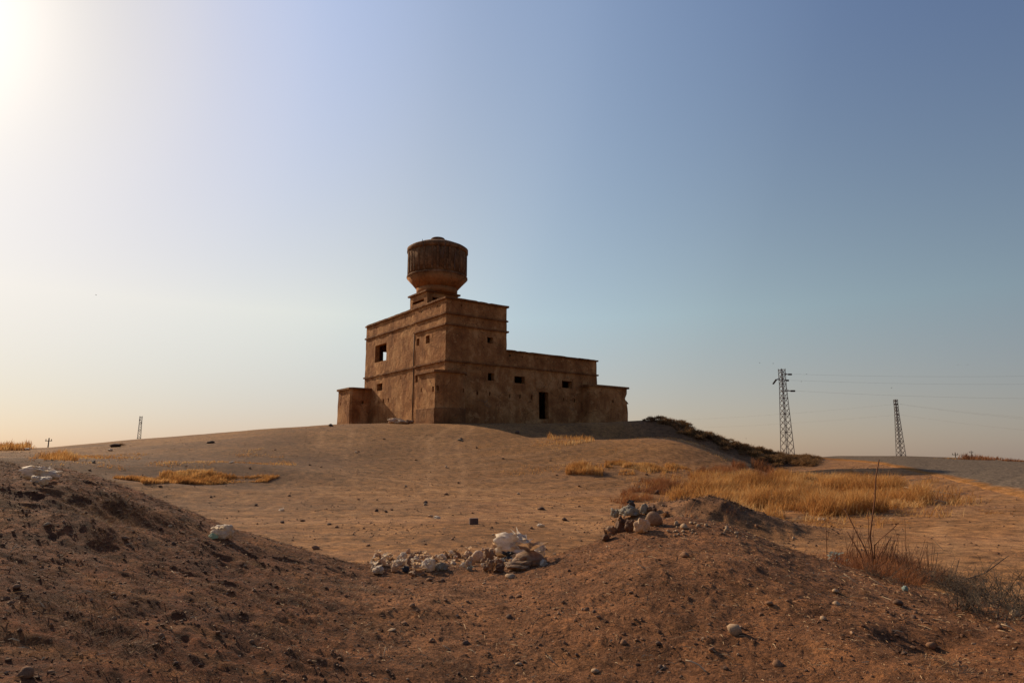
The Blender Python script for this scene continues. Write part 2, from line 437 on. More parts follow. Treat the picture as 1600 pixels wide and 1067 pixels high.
def plastic(name, c, c2, transl=.4):
    m, nt, b = mat(name, .55, .3)
    tc = nt.nodes.new('ShaderNodeTexCoord').outputs['Object']
    n = noise_tex(nt, 7, 5, .65, tc)
    col = ramp(nt, n, [(.34, c2), (.58, c)])
    nt.links.new(col, b.inputs['Base Color'])
    bump(nt, b, noise_tex(nt, 18, 5, .7, tc, .8), .6, .02)
    t = nt.nodes.new('ShaderNodeBsdfTranslucent'); nt.links.new(col, t.inputs[0])
    mx = nt.nodes.new('ShaderNodeMixShader'); mx.inputs[0].default_value = transl
    nt.links.new(b.outputs[0], mx.inputs[1]); nt.links.new(t.outputs[0], mx.inputs[2])
    nt.links.new(mx.outputs[0], nt.nodes['Material Output'].inputs[0])
    return m
M_bag = {
 'white': plastic('bag_white_film', (.82, .7, .55), (.55, .4, .26)),
 'cream': plastic('bag_cream', (.7, .5, .32), (.44, .27, .15)),
 'tan': plastic('bag_tan', (.44, .26, .14), (.26, .14, .068)),
 'brown': plastic('bag_brown', (.25, .12, .055), (.13, .06, .028)),
 'blue': plastic('bag_pale_grey', (.42, .36, .27), (.2, .16, .11)),
 'dark': plastic('bag_dark', (.06, .06, .065), (.035, .035, .04), .05),
 'teal': plastic('scrap_teal', (.4, .48, .42), (.27, .3, .25), .35),
 'green': plastic('bag_pale_green', (.5, .6, .42), (.4, .46, .32)),
}

def leafmat(name, cols, transl=.35):
    m, nt, b = mat(name, .8, .15)
    oi = nt.nodes.new('ShaderNodeAttribute'); oi.attribute_name = 'tint'
    c = ramp(nt, oi.outputs['Fac'], [(i / (len(cols) - 1), q) for i, q in enumerate(cols)])
    nt.links.new(c, b.inputs['Base Color'])
    t = nt.nodes.new('ShaderNodeBsdfTranslucent'); nt.links.new(c, t.inputs[0])
    mx = nt.nodes.new('ShaderNodeMixShader'); mx.inputs[0].default_value = transl
    nt.links.new(b.outputs[0], mx.inputs[1]); nt.links.new(t.outputs[0], mx.inputs[2])
    nt.links.new(mx.outputs[0], nt.nodes['Material Output'].inputs[0])
    return m
M_straw = leafmat('dry_straw', [(.2, .08, .026), (.42, .19, .055), (.56, .29, .09), (.68, .45, .2)], .45)
M_rust = leafmat('rusty_dry_weed', [(.14, .05, .025), (.26, .1, .04), (.4, .17, .06)], .35)
M_bush = leafmat('dull_bush_leaves', [(.1, .052, .024), (.17, .09, .038), (.26, .14, .055), (.4, .22, .085)], .3)
M_twig = leafmat('grey_twigs', [(.045, .033, .024), (.085, .062, .042), (.16, .115, .075)], .05)
M_litter = leafmat('straw_bits', [(.12, .06, .03), (.28, .16, .08), (.42, .28, .15), (.55, .4, .24)], .1)
M_gravel = leafmat('gravel', [(.06, .028, .015), (.14, .065, .033), (.22, .115, .06), (.42, .27, .155)], 0)

def set_tint(me, per_face_vals, k):
    a = me.attributes.new('tint', 'FLOAT', 'POINT')
    a.data.foreach_set('value', np.repeat(np.asarray(per_face_vals, np.float32), k))

# ------------------------------------------------------------------ ground mesh
az_d = np.linspace(-AZ_D, AZ_D, 860)
az_c = np.linspace(AZ_D, 2*math.pi - AZ_D, 92)[1:-1]
azs = np.concatenate([az_d, az_c])
rs = np.concatenate([[.35, .8, 1.2, 1.6, 2.0, 2.3], np.linspace(2.55, 9.6, 370), np.geomspace(9.6, 22, 150)[1:], np.geomspace(22, 66, 170)[1:],
                     np.geomspace(66, 6000, 60)[1:]])
AZ, RR = np.meshgrid(azs, rs)
X = RR*np.sin(AZ); Y = RR*np.cos(AZ)
Zg = height(X, Y)
nr, na = AZ.shape
V = np.stack([X.ravel(), Y.ravel(), Zg.ravel()], 1)
i = np.arange(nr-1)[:, None]; j = np.arange(na)[None, :]; j2 = (j + 1) % na
Fq = np.stack([i*na + j, i*na + j2, (i+1)*na + j2, (i+1)*na + j], -1).reshape(-1, 4)
Fq = Fq[:, ::-1]
me = np_mesh('ground', V, Fq, True)

TONES = [(*spot(250, 728, 30.5), 4.5, 1.0, 1.0), (*spot(90, 722, 33), 4, 1.3, .8), (*spot(420, 720, 33), 3.5, 1.2, .9), (*spot(300, 712, 38), 6, 1.2, .6), (*spot(330, 757, 22), 4, .8, .5),
         (*spot(560, 760, 22), 2.5, .7, .35), (*spot(900, 745, 30), 3, 1, .35), (*spot(660, 700, 37), 4, 1.5, .3), (*spot(760, 820, 13.5), 2, .5, .3)]
TRACKS = []
for tp in ([(60, 812), (200, 803), (350, 796), (455, 778), (500, 745), (517, 705), (528, 672)], [(1040, 832), (880, 815), (720, 800), (590, 780), (520, 750), (490, 722)],
           [(1600, 866), (1400, 838), (1200, 826), (1000, 818), (800, 808), (600, 806), (380, 816), (250, 812)], [(1600, 905), (1560, 860), (1545, 820), (1560, 790), (1600, 772)],
           [(640, 810), (690, 770), (700, 730), (690, 690), (720, 668)], [(330, 780), (430, 760), (560, 752), (700, 762), (860, 790), (1000, 812)]):
    q = [hit(a_, b_, 11) for a_, b_ in tp]; TRACKS.append([(p.x, p.y) for p in q])
def track_mark(x, y):
    out = np.zeros(len(x)); m = (np.hypot(x, y) > 9.5) & (np.hypot(x, y) < 56) & (np.abs(np.arctan2(x, y)) < .85)
    xs, ys = x[m], y[m]; xs = xs + .3*vn(xs*.35, ys*.35, 98); o = np.zeros(len(xs))
    for tr_ in TRACKS:
        d = np.full(len(xs), 1e9)
        P = np.array(tr_)
        for (a0, a1), (b0, b1) in zip(P[:-1], P[1:]):
            vx, vy = b0-a0, b1-a1; t = np.clip(((xs-a0)*vx + (ys-a1)*vy)/(vx*vx+vy*vy), 0, 1)
            d = np.minimum(d, np.hypot(xs-a0-t*vx, ys-a1-t*vy))
        o = np.maximum(o, np.exp(-((d-.78)/.24)**2)); o = np.maximum(o, .35*np.exp(-(d/1.5)**2)); o = np.maximum(o, .6*np.exp(-((d-1.6)/.15)**2)*(vn(xs*.2, ys*.2, 99) > 0))
    out[m] = o; return out
def soil(x, y, z):
    r = np.hypot(x, y); az = np.arctan2(x, y)
    cr = np.interp(az, GA, kr[3]); near = (1 - sstep(.2, 1.6, r - cr))
    def C(*c): return np.array(c)[:, None]
    w = vn(x*.22, y*.22, 61)*.6 + vn(x*.7, y*.7, 62)*.4
    fl = vn(x*2.2, y*2.2, 63)*.5 + vn(x*5, y*5, 64)*.5
    bank = C(.196, .085, .036) * (1 + .35*fl) 
    tan = sstep(.1, .6, vn(x*1.1+3, y*1.1, 65) + .3*fl)
    bank = bank*(1-.5*tan) + C(.25, .115, .05)*.5*tan
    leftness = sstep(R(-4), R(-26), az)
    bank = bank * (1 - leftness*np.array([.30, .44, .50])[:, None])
    gold = sstep(.15, .5, vn(x*1.5+.4*vn(x*4, y*4, 70), y*5, 69) + .35*fl)*(.35 + .4*leftness)
    bank = bank*(1-.45*gold) + C(.27, .125, .045)*.45*gold
    sp_ = spacing(r); ff = .4*vn(x*3.1, y*3.1, 72)
    for k_, wl_ in enumerate((.33, .2, .11, .06)):
        a_, b_ = rot(x, y, k_*1.3); ff = ff + 1.6*vn(a_/wl_, b_/wl_, 73+k_)*np.clip((wl_/sp_ - 1.6)/1.5, 0, 1)
    pl = C(.275, .128, .045) * (1 + .16*w + .08*fl + .2*ff)
    red = sstep(.15, .55, vn(x*.18 + 2, y*.5, 66) + .25*fl)
    pl = pl*(1-.4*red) + C(.24, .105, .048)*.4*red
    hill = C(.24, .112, .036) * (1 + .26*w + .12*fl + .24*ff)
    t = sstep(20, 36, r) * sstep(R(16), R(8), az)
    m = pl*(1-t) + hill*t
    # streaks of loose pale dust where cars turn
    d = np.hypot(x + 14, y - 62)
    st = .5 + .5*vn(d*1.6, np.arctan2(x+14, 62-y)*3, 67)
    stm = sstep(55, 30, r) * np.clip(1 - near, 0, 1) * sstep(.45, .8, st)
    m = m*(1-.3*stm) + C(.36, .2, .1)*.3*stm
    tr = track_mark(x, y)
    tr = np.clip(tr, 0, 1)*np.clip(.85 + .4*vn(x*1.3, y*1.3, 97), 0, 1)*np.clip(1 - near, 0, 1)*sstep(60, 40, r)
    m = m*(1-.6*tr) + C(.42, .225, .1)*.6*tr
    # darker weedy ground on the far left slope and on the bank right of the fort
    weed = sstep(-.1, .35, vn(x*.08+7, y*.25, 68) + .35*w) * sstep(R(-8), R(-18), az) * sstep(20, 26, r)
    m = m*(1-.55*weed) + C(.14, .07, .035)*.55*weed
    for (tx_, ty_, sx_, sy_, k_) in TONES:
        q = np.clip(k_*1.3*np.exp(-.5*(((x-tx_)/sx_)**2 + ((y-ty_)/(sy_*2.4))**2))*(1 + .9*fl + .5*w), 0, 1)
        m = m*(1-.6*q) + C(.11, .055, .028)*.6*q
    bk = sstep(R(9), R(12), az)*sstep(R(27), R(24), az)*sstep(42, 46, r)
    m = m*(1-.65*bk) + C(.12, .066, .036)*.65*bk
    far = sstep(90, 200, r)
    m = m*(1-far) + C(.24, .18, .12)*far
    for (bx, by, h, sx, sy, t_) in BUMPS[:3]:
        q = np.exp(-.5*(((x-bx)/(sx*1.1))**2 + ((y-by)/(sy*1.2))**2))*(.75 + .5*fl)
        q = np.clip(q, 0, 1); m = m*(1-.75*q) + C(.15, .075, .042)*.75*q
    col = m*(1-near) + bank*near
    return np.clip(col, .01, .9).T
colr = soil(V[:, 0], V[:, 1], V[:, 2])
ca = me.color_attributes.new('soil', 'FLOAT_COLOR', 'POINT')
ca.data.foreach_set('color', np.concatenate([colr, np.ones((len(colr), 1))], 1).astype(np.float32).ravel())
g = link('ground', me, M_ground, kind='structure')
g['label'] = 'bare reddish brown earth rising to a low hill'

# ------------------------------------------------------------------ road over the rise at the right
eu = [1248, 1290, 1330, 1400, 1450, 1500, 1550, 1600, 1700, 1850, 2100]
ev = [715, 716, 718.5, 727, 737, 748, 759, 769, 787, 800, 808]
E_ = [hit(a_, b_, 12) for a_, b_ in zip(eu, ev)]
eaz = np.array([math.atan2(p.x, p.y) for p in E_]); er = np.array([math.hypot(p.x, p.y) for p in E_])
er = np.maximum.accumulate(er[::-1])[::-1]
ra = np.linspace(eaz[0], R(62), 260)
rin = np.interp(ra, eaz, er) - 2.0
rin = np.maximum(rin, 12)
tt = np.linspace(0, 1, 110)[:, None]
rout = np.full_like(ra, 66.0)
RRr = rin[None, :]*(1-tt) + rout[None, :]*tt; AAr = np.repeat(ra[None, :], len(tt), 0)
xr = RRr*np.sin(AAr); yr = RRr*np.cos(AAr); zr = height(xr, yr) + .02
zr[0] -= .035; zr[:, 0] -= .035
nr_, na_ = xr.shape
i = np.arange(nr_-1)[:, None]; j = np.arange(na_-1)[None, :]
Fr = np.stack([i*na_+j, (i+1)*na_+j, (i+1)*na_+j+1, i*na_+j+1], -1).reshape(-1, 4)
mr = np_mesh('road', np.stack([xr.ravel(), yr.ravel(), zr.ravel()], 1), Fr, True)
ed = sstep(0, 5, RRr - rin[None, :]) * sstep(0, R(2.5), AAr - ra[0])
ea = mr.attributes.new('edge', 'FLOAT', 'POINT'); ea.data.foreach_set('value', ed.astype(np.float32).ravel())
cr_ = soil(xr.ravel(), yr.ravel(), zr.ravel())
ca = mr.color_attributes.new('soil', 'FLOAT_COLOR', 'POINT')
ca.data.foreach_set('color', np.concatenate([cr_, np.ones((len(cr_), 1))], 1).astype(np.float32).ravel())
rd = link('road', mr, M_road, kind='structure'); rd['label'] = 'dusty grey asphalt road cresting the rise'

# ------------------------------------------------------------------ the fort
A1 = R(36.7)
FC = Vector((-5.0854, 49.7407, 0))
GZ = 2.6
fort = empty('fort', (FC.x, FC.y, 0), A1, label='abandoned brown mud plastered fort with small windows and corner bastions on the hill', cat='fort')
def loc2w(x, y):
    return FC.x + math.cos(A1)*x - math.sin(A1)*y, FC.y + math.sin(A1)*x + math.cos(A1)*y
def z_of(x, y, v, u=680):
    wx, wy = loc2w(x, y); _, te = azel(u, v); return float(te)*math.hypot(wx, wy)

def jit(x, y, z, amp=.03):
    p = Vector((x, y, z))
    return (x + amp*mnoise.noise(p*1.3), y + amp*mnoise.noise(p*1.3 + Vector((31, 0, 0))), z + amp*.6*mnoise.noise(p*1.1 + Vector((0, 57, 0))))

def panel(mb, P0, P1, z0, z1, holes=(), depth=.35, cell=.5, amp=.03, warp=None):
    dx, dy = P1[0]-P0[0], P1[1]-P0[1]; L = math.hypot(dx, dy); dx /= L; dy /= L; nx, ny = dy, -dx
    def cuts(a, b_, extra):
        n = max(1, round((b_-a)/cell)); s = [a + (b_-a)*k/n for k in range(n+1)]
        s = [q for q in s if all(abs(q-e) > .09 for e in extra) or q in (a, b_)] + [e for e in extra if a < e < b_]
        return sorted(set(round(q, 4) for q in s))
    ss = cuts(0, L, [e for h in holes for e in h[:2]]); zs = cuts(z0, z1, [e for h in holes for e in h[2:4]])
    V_ = []; F_ = []; idx = {}
    def vert(s, z, d=0):
        k = (round(s, 4), round(z, 4), d)
        if k not in idx:
            x = P0[0] + dx*s - nx*d; y = P0[1] + dy*s - ny*d
            q = jit(x, y, z, amp)
            if warp: q = warp(q)
            idx[k] = len(V_); V_.append(q)
        return idx[k]
    def inh(s, z): return any(h[0] < s < h[1] and h[2] < z < h[3] for h in holes)
    for a, b_ in zip(ss, ss[1:]):
        for c_, d_ in zip(zs, zs[1:]):
            if inh((a+b_)/2, (c_+d_)/2): continue
            F_.append((vert(a, c_), vert(b_, c_), vert(b_, d_), vert(a, d_)))
    for h in holes:
        hs = [s for s in ss if h[0]-1e-4 <= s <= h[1]+1e-4]; hz = [z for z in zs if h[2]-1e-4 <= z <= h[3]+1e-4]
        D = h[5] if len(h) > 5 else depth
        for a, b_ in zip(hs, hs[1:]):
            F_.append((vert(a, h[2]), vert(a, h[2], D), vert(b_, h[2], D), vert(b_, h[2])))
            F_.append((vert(a, h[3]), vert(b_, h[3]), vert(b_, h[3], D), vert(a, h[3], D)))
        for c_, d_ in zip(hz, hz[1:]):
            F_.append((vert(h[0], c_), vert(h[0], d_), vert(h[0], d_, D), vert(h[0], c_, D)))
            F_.append((vert(h[1], c_), vert(h[1], c_, D), vert(h[1], d_, D), vert(h[1], d_)))
        if len(h) > 4 and h[4]:
            F_.append((vert(h[0], h[2], D), vert(h[1], h[2], D), vert(h[1], h[3], D), vert(h[0], h[3], D)))
    mb.add(V_, F_)

def wall(P0, P1, z0, z1, holes=(), name='wall', m=M_wall, parent=fort, **k):
    mb = MB(); panel(mb, P0, P1, z0, z1, holes, **k)
    return link(name, mb.mesh(name), m, parent)

def strip(P0, P1, z0, z1, proud=.12, inner=.08, name='cornice', m=M_trim, parent=fort, ext0=0, ext1=0, amp=.035):
    dx, dy = P1[0]-P0[0], P1[1]-P0[1]; L = math.hypot(dx, dy); dx /= L; dy /= L; nx, ny = dy, -dx
    n = max(2, int((L+ext0+ext1)/.25)); V_ = []; F_ = []
    for k in range(n+1):
        s = -ext0 + (L+ext0+ext1)*k/n
        chip = .028*max(0, mnoise.noise(Vector((P0[0]+dx*s, P0[1]+dy*s, z0))*1.7) - .18)/.3
        for d, z in ((proud-chip, z0), (proud-chip, z1-chip*.8), (-inner, z1-chip*.5), (-inner, z0)):
            V_.append(jit(P0[0]+dx*s+nx*d, P0[1]+dy*s+ny*d, z, amp))
    for k in range(n):
        for q in range(4):
            q2 = (q+1) % 4; F_.append((k*4+q, (k+1)*4+q, (k+1)*4+q2, k*4+q2))
    F_.append((0, 1, 2, 3)); F_.append((n*4+3, n*4+2, n*4+1, n*4))
    mb = MB().add(V_, F_)
    return link(name, mb.mesh(name), m, parent)

LA = 14.75; TB = 5.8; WB = 15.9; ZT = 12.03; ZW = 8.42; ZB = 1.2
def slit(s, z, w=.15, h=.3): return (s-w/2, s+w/2, z-h/2, z+h/2, True, .4)
# left facade, far part set back 8 cm; s runs from the far corner: s = LA - a
REC = .08
def la(a): return LA - a
holesL = [(la(12.7), la(10.35), 8.42, 10.0, False, .45), (la(12.05), la(10.95), 5.78, 6.43, False, .45),
          slit(la(7.45), 6.6, .16, .3), slit(la(6.5), 6.6, .16, .3),
          slit(la(11.55), 4.8), slit(la(10.6), 4.8, .2, .36), slit(la(9.6), 4.8, .17, .36), slit(la(12.55), 4.8),
          slit(la(6.9), 11.6, .1, .2), slit(la(5.8), 11.6, .12, .2), slit(la(8.8), 9.95, .12, .16)]
wall((REC, LA), (REC, 4.95), ZB, ZT, holesL)
holesL2 = [(4.95-4.66, 4.95-4.17, 8.9, 9.5, False, .45), (4.95-3.1, 4.95-2.45, 8.88, 9.52, False, .45), (4.95-4.68, 4.95-4.1, 5.9, 6.5, False, .45),
           slit(4.95-2.4, 11.65, .1, .2), slit(4.95-1.3, 11.65, .1, .2), slit(4.95-3.9, 11.65, .1, .18)]
wall((0, 4.95), (0, 0), ZB, ZT, holesL2)
mb = MB(); panel(mb, (REC, 4.95), (0, 4.95), ZB, ZT); link('wall', mb.mesh('wall'), M_wall, fort)
# right facade: tower part, then the long low wing
holesR = [(3.88, 4.45, 8.93, 9.42, False, .45), (3.95, 4.58, 5.92, 6.53, False, .45), slit(2.97, 4.86), slit(4.16, 4.87),
          slit(1.4, 11.65, .1, .2)]
wall((0, 0), (TB, 0), ZB, ZT, holesR)
holesW = [(6.6-TB, 7.7-TB, 5.88, 6.47, False, .5), (11.75-TB, 12.9-TB, 5.82, 6.43, False, .5), (9.16-TB, 10.2-TB, 3.05, 5.33, False, .5),
          slit(.16+.15, 4.8), slit(7.19-TB, 4.82, .17, .3), slit(8.37-TB, 4.82, .17, .34), slit(11.92-TB, 4.8), slit(13.14-TB, 4.78),
          slit(6.15-TB, 8.13, .16, .16), slit(7.4-TB, 8.1, .1, .14), slit(9.0-TB, 8.1, .1, .14)]
wall((TB, 0), (WB, 0), ZB, ZW, holesW)
wall((WB, 0), (WB, LA), ZB, ZW, [(5, 6.2, 5.8, 6.5, False, .45), (9.5, 10.7, 5.8, 6.5, False, .45)])
wall((WB, LA), (TB, LA), ZB, ZW, [(3, 4.2, 5.8, 6.5, False, .45)])
wall((TB, LA), (REC, LA), ZB, ZT, [(TB-3.3, TB-1.75, 8.3, 9.86, False, .3)])
wall((TB, 0), (TB, LA), ZW-1.2, ZT, [(6, 7, 9, 9.8, False, .45)], name='wall')
# floors and roofs
mb = MB().box(.1, TB-.02, .02, LA-.02, 11.15, 11.3); link('roof', mb.mesh('roof'), M_trim, fort)
mb = MB().box(TB+.02, WB-.03, .03, LA-.03, 7.6, 7.75); link('roof', mb.mesh('roof'), M_trim, fort)
mb = MB().box(.12, TB-.03, .05, LA-.05, 6.95, 7.1); link('floor_slab', mb.mesh('floor_slab'), M_trim, fort)
mb = MB().box(.5, WB-.5, 4.9, 5.2, ZB, 6.95); link('inner_wall', mb.mesh('inner_wall'), M_wall, fort)
# copings and string courses
def ring(z0, z1, proud, path, inner=.08, name='cornice', m=M_trim):
    for k in range(len(path)-1):
        strip(path[k], path[k+1], z0, z1, proud, inner, name, m, ext0=0 if k == 0 else proud, ext1=0)
H_ = .13
strip((REC, LA), (REC, 4.97), ZT, ZT+.16, .15, .35, 'parapet_coping', ext0=.15)
strip((0, 4.97), (0, .001), ZT, ZT+.16, .15, .4, 'parapet_coping')
strip((0, 0), (TB, 0), ZT+.003, ZT+.163, .15, .4, 'parapet_coping', ext0=.15, ext1=.15)
strip((TB, 0), (TB, LA), ZT-.003, ZT+.157, .15, .4, 'parapet_coping')
strip((TB, LA), (REC, LA), ZT+.006, ZT+.166, .15, .4, 'parapet_coping')
for z, ends in ((10.84, (LA, 0)), (9.96, (5.2, 0)), (7.13, (LA, 0))):
    if ends[0] > 6:
        strip((REC, LA), (REC, 4.97), z, z+H_, .11, ext0=.11)
        strip((0, 4.97), (0, .001), z, z+H_, .13)
    else:
        strip((0, 4.95), (0, .001), z, z+H_, .13, ext0=.08)
    if z > 8: strip((0, 0), (TB, 0), z+.002, z+H_, .13, ext0=.13, ext1=.14)
    else: strip((0, 0), (WB, 0), z+.002, z+H_, .13, ext0=.13, ext1=.14)
    if z > 8: strip((TB, 0), (TB, 3), z-.002, z+H_-.002, .13)
    else: strip((WB, 0), (WB, LA), z-.002, z+H_-.002, .13)
strip((TB, 0), (WB, 0), ZW, ZW+.14, .14, .4, 'parapet_coping', ext1=.14)
strip((WB, 0), (WB, LA), ZW-.003, ZW+.137, .14, .4, 'parapet_coping')
strip((WB, LA), (TB, LA), ZW+.003, ZW+.143, .14, .4, 'parapet_coping')
# drain pipe in the angle of the left facade
mb = MB().tube([(.0, 5.03, 9.95), (-.02, 5.04, 8), (.0, 5.02, 6), (-.02, 5.03, 2.0)], .04, 8)
link('drainpipe', mb.mesh('drainpipe', True), simple('drainpipe_iron', (.08, .055, .04), rough=.7), fort)

def arc(cx, cy, r, a0, a1, n=6):
    return [(cx + r*math.cos(a0+(a1-a0)*k/n), cy + r*math.sin(a0+(a1-a0)*k/n)) for k in range(n+1)]
def bastion(path, zt, slits, closed_pts, plinth=False, warp=None):
    bs = empty('bastion', parent=fort)
    mb = MB()
    for k in range(len(path)-1):
        panel(mb, path[k], path[k+1], ZB, zt, slits.get(k, ()), cell=.45, warp=warp)
    link('bastion_wall', mb.mesh('bastion_wall'), M_wall, bs)
    def off(pts, d):
        out = []
        for k, p in enumerate(pts):
            a = Vector(pts[max(k-1, 0)]); c = Vector(pts[min(k+1, len(pts)-1)]); t = (c - a).normalized()
            if k and k < len(pts)-1:
                t1 = (Vector(p)-a).normalized(); t2 = (c-Vector(p)).normalized(); nn = Vector((t1.y+t2.y, -t1.x-t2.x)).normalized()
                w = d/max(.5, nn.dot(Vector((t1.y, -t1.x))))
            else: nn = Vector((t.y, -t.x)); w = d
            out.append((p[0]+nn.x*w, p[1]+nn.y*w))
        return out
    op = off(path, .15)
    top = [jit(x, y, zt+.17, .03) for x, y in op] + [(x, y, zt+.16) for x, y in closed_pts]
    bot = [jit(x, y, zt, .03) for x, y in op] + [(x, y, zt) for x, y in closed_pts]
    n = len(top)
    mb = MB().add(top + bot, [tuple(range(n)), tuple(range(n, 2*n))[::-1]] + [(k, (k+1) % n, n+(k+1) % n, n+k)[::-1] for k in range(n)])
    link('bastion_coping', mb.mesh('bastion_coping'), M_trim, bs)
    if plinth:
        pp = off(path, .07); mb = MB()
        for k in range(len(pp)-1): panel(mb, pp[k], pp[k+1], ZB, 3.42, cell=.45)
        n = len(pp)
        mb.add([(x, y, 3.42) for x, y in pp] + [(x, y, 3.46) for x, y in path], [(k, k+1, n+k+1, n+k) for k in range(n-1)])
        link('plinth', mb.mesh('plinth'), M_trim, bs)
    return bs
near_path = [(.1, 1.1), (-1.72, 1.1), (-1.72, -1.5), (-1.2, -1.68), (-.6, -1.78)] + arc(0, -.6, 1.2, -math.pi*.55, 0, 7) + [(1.2, .05)]
bastion(near_path, 6.02, {1: [slit(.55, 4.85), (2.2, 2.48, 4.6, 5.0, True, .5)], 2: [slit(.2, 4.85, .2, .36)], 7: [slit(.25, 4.8, .18, .3)]}, [(1.2, .05), (.1, .05), (.1, 1.05)], True)
bastion([(1.5, LA), (1.5, 16.3), (1.2, 16.5), (-1.6, 16.5), (-1.85, 16.2), (-1.85, 13.5), (-1.7, 13.3), (.12, 13.25)], 5.95,
        {4: [slit(1.9, 4.75, .14, .4), slit(.6, 4.75, .14, .3)], 6: [slit(1.0, 4.8, .22, .26)]}, [(.12, 13.3), (.12, LA)])
def broke(q):
    x, y, z = q
    if x > 18.0:
        n = mnoise.noise(Vector((0, y*1.5, z*2.4)))
        x -= max(0, .28*math.exp(-((z-5.15)/.3)**2) + .1*math.exp(-((z-4.8)/.15)**2) + .05*n)*(x-18)/.5
    return (x, y, z)
bastion([(14.0, 0)] + arc(14.75, -.45, .75, math.pi, 1.5*math.pi, 5)[1:] + [(16.3, -1.2), (18.0, -1.2), (18.55, -1.15), (18.55, 1.8), (WB, 1.8)], 6.0,
        {6: [slit(.35, 4.8, .18, .28)], 7: [slit(.75, 4.8, .18, .28)]}, [(WB, 1.7), (WB, .05), (14.0, .05)], False, broke)
# faint scribbles on the right facade
M_scr = simple('faded_scribble', (.3, .2, .13), (.22, .14, .09), 20, .9, 0)
for (x0, z0_, n, side) in ((3.1, 4.3, 6, 0), (3.6, 3.95, 4, 0), (12.2, 4.1, 5, 0)):
    mb = MB(); x = x0
    for k in range(n):
        w = random.uniform(.1, .2); h = random.uniform(.1, .28)
        pts = [(x + w*t + .05*math.sin(5*t+k), -.028, z0_ + h*math.sin(3.1*t + k)*.7) for t in np.linspace(0, 1.1, 7)]
        mb.tube(pts, .012, 4); x += w*1.1
    link('scribble', mb.mesh('scribble'), M_scr, fort)

# ------------------------------------------------------------------ water tank with its square base on the roof
TX, TY = 2.62, 6.0
wx, wy = loc2w(0, 0)
tank = empty('water_tank', (*loc2w(TX, TY), 11.3), A1, label='round stained concrete water tank with conical underside on top of the fort roof', cat='water tank')
bx0, bx1, by0, by1 = .95-TX, 4.0-TX, 4.75-TY, 7.75-TY
zc = z_of(.95, 4.75, 455, 663) - 11.3
base_ = empty('tank_base', parent=tank)
mb = MB()
panel(mb, (bx0, by1), (bx0, by0), -.15, zc, [(.45, 2.5, zc-.75, zc-.5, False, .3)], amp=.015)
panel(mb, (bx0, by0), (bx1, by0), -.15, zc, [(.5, 2.6, zc-.7, zc-.4, False, .3)], amp=.015)
panel(mb, (bx1, by0), (bx1, by1), -.15, zc, [(.5, 2.5, zc-.75, zc-.5, False, .3)], amp=.015)
panel(mb, (bx1, by1), (bx0, by1), -.15, zc, [(.5, 2.5, zc-.75, zc-.5, False, .3)], amp=.015)
link('base_wall', mb.mesh('base_wall'), M_wall, base_)
mb = MB().box(bx0-.17, bx1+.17, by0-.17, by1+.17, zc, zc+.14)
link('base_slab', mb.mesh('base_slab'), M_trim, base_)
def lathe(prof, n=48, amp=0):
    V_ = []; F_ = []
    for (r_, z) in prof:
        for k in range(n):
            t = 2*math.pi*k/n; rr = r_*(1 + amp*mnoise.noise(Vector((math.cos(t)*2, math.sin(t)*2, z*1.5))))
            V_.append((rr*math.cos(t), rr*math.sin(t), z))
    for a in range(len(prof)-1):
        for k in range(n):
            k2 = (k+1) % n; F_.append((a*n+k, a*n+k2, (a+1)*n+k2, (a+1)*n+k))
    F_.append(tuple(range(n))[::-1]); F_.append(tuple((len(prof)-1)*n+k for k in range(n)))
    return MB().add(V_, F_)
def zt(v): return z_of(TX, TY, v, 681) - 11.3
z_n0 = zc+.14; z_n1 = zt(453); z_c = zt(437); z_l = zt(432.5); z_d = zt(397.5); z_r = zt(391.5)
mx_ = lathe([(1.78, z_n0), (1.8, z_n1)], 40, .01); link('tank_neck', mx_.mesh('tank_neck', True), M_cone, tank)
mx_ = lathe([(1.8, z_n1), (2.2, z_n1*.5+z_c*.5), (2.62, z_c-.02)], 48, .008); link('tank_cone', mx_.mesh('tank_cone', True), M_cone, tank)
mx_ = lathe([(2.62, z_c-.02), (2.67, z_c+.04), (2.66, z_c+.14), (2.6, z_c+.2)], 48, .006); link('lower_rim', mx_.mesh('lower_rim'), M_tank, tank)
mx_ = lathe([(2.57, z_c+.15), (2.56, z_l*.5+z_d*.5), (2.57, z_d+.02)], 48, .01); link('tank_drum', mx_.mesh('tank_drum', True), M_tank, tank)
mx_ = lathe([(2.58, z_d), (2.68, z_d+.05), (2.68, z_r), (2.45, z_r+.16), (1.8, z_r+.45), (1.2, z_r+.62), (.6, zt(378.5))], 48, .006); link('tank_lid', mx_.mesh('tank_lid', True), M_tank, tank)
mx_ = lathe([(.64, zt(381)), (.64, zt(374.5)), (.56, zt(373))], 28); link('lid_hatch', mx_.mesh('lid_hatch', True), M_tank, tank)
rib0 = None
for k in range(30):
    t = 2*math.pi*(k + random.uniform(-.2, .2))/30
    if rib0 is None:
        mb = MB().box(-.03, .05, -.07, .07, z_l+.06, z_d-.01); ribm = mb.mesh('stave'); 
        rib0 = 1
    o = link('stave', ribm, M_tank, tank); o.location = (2.56*math.cos(t), 2.56*math.sin(t), 0); o.rotation_euler = (0, 0, t)
    o.scale = (random.uniform(.6, 1.2), random.uniform(.5, 1.5), 1)
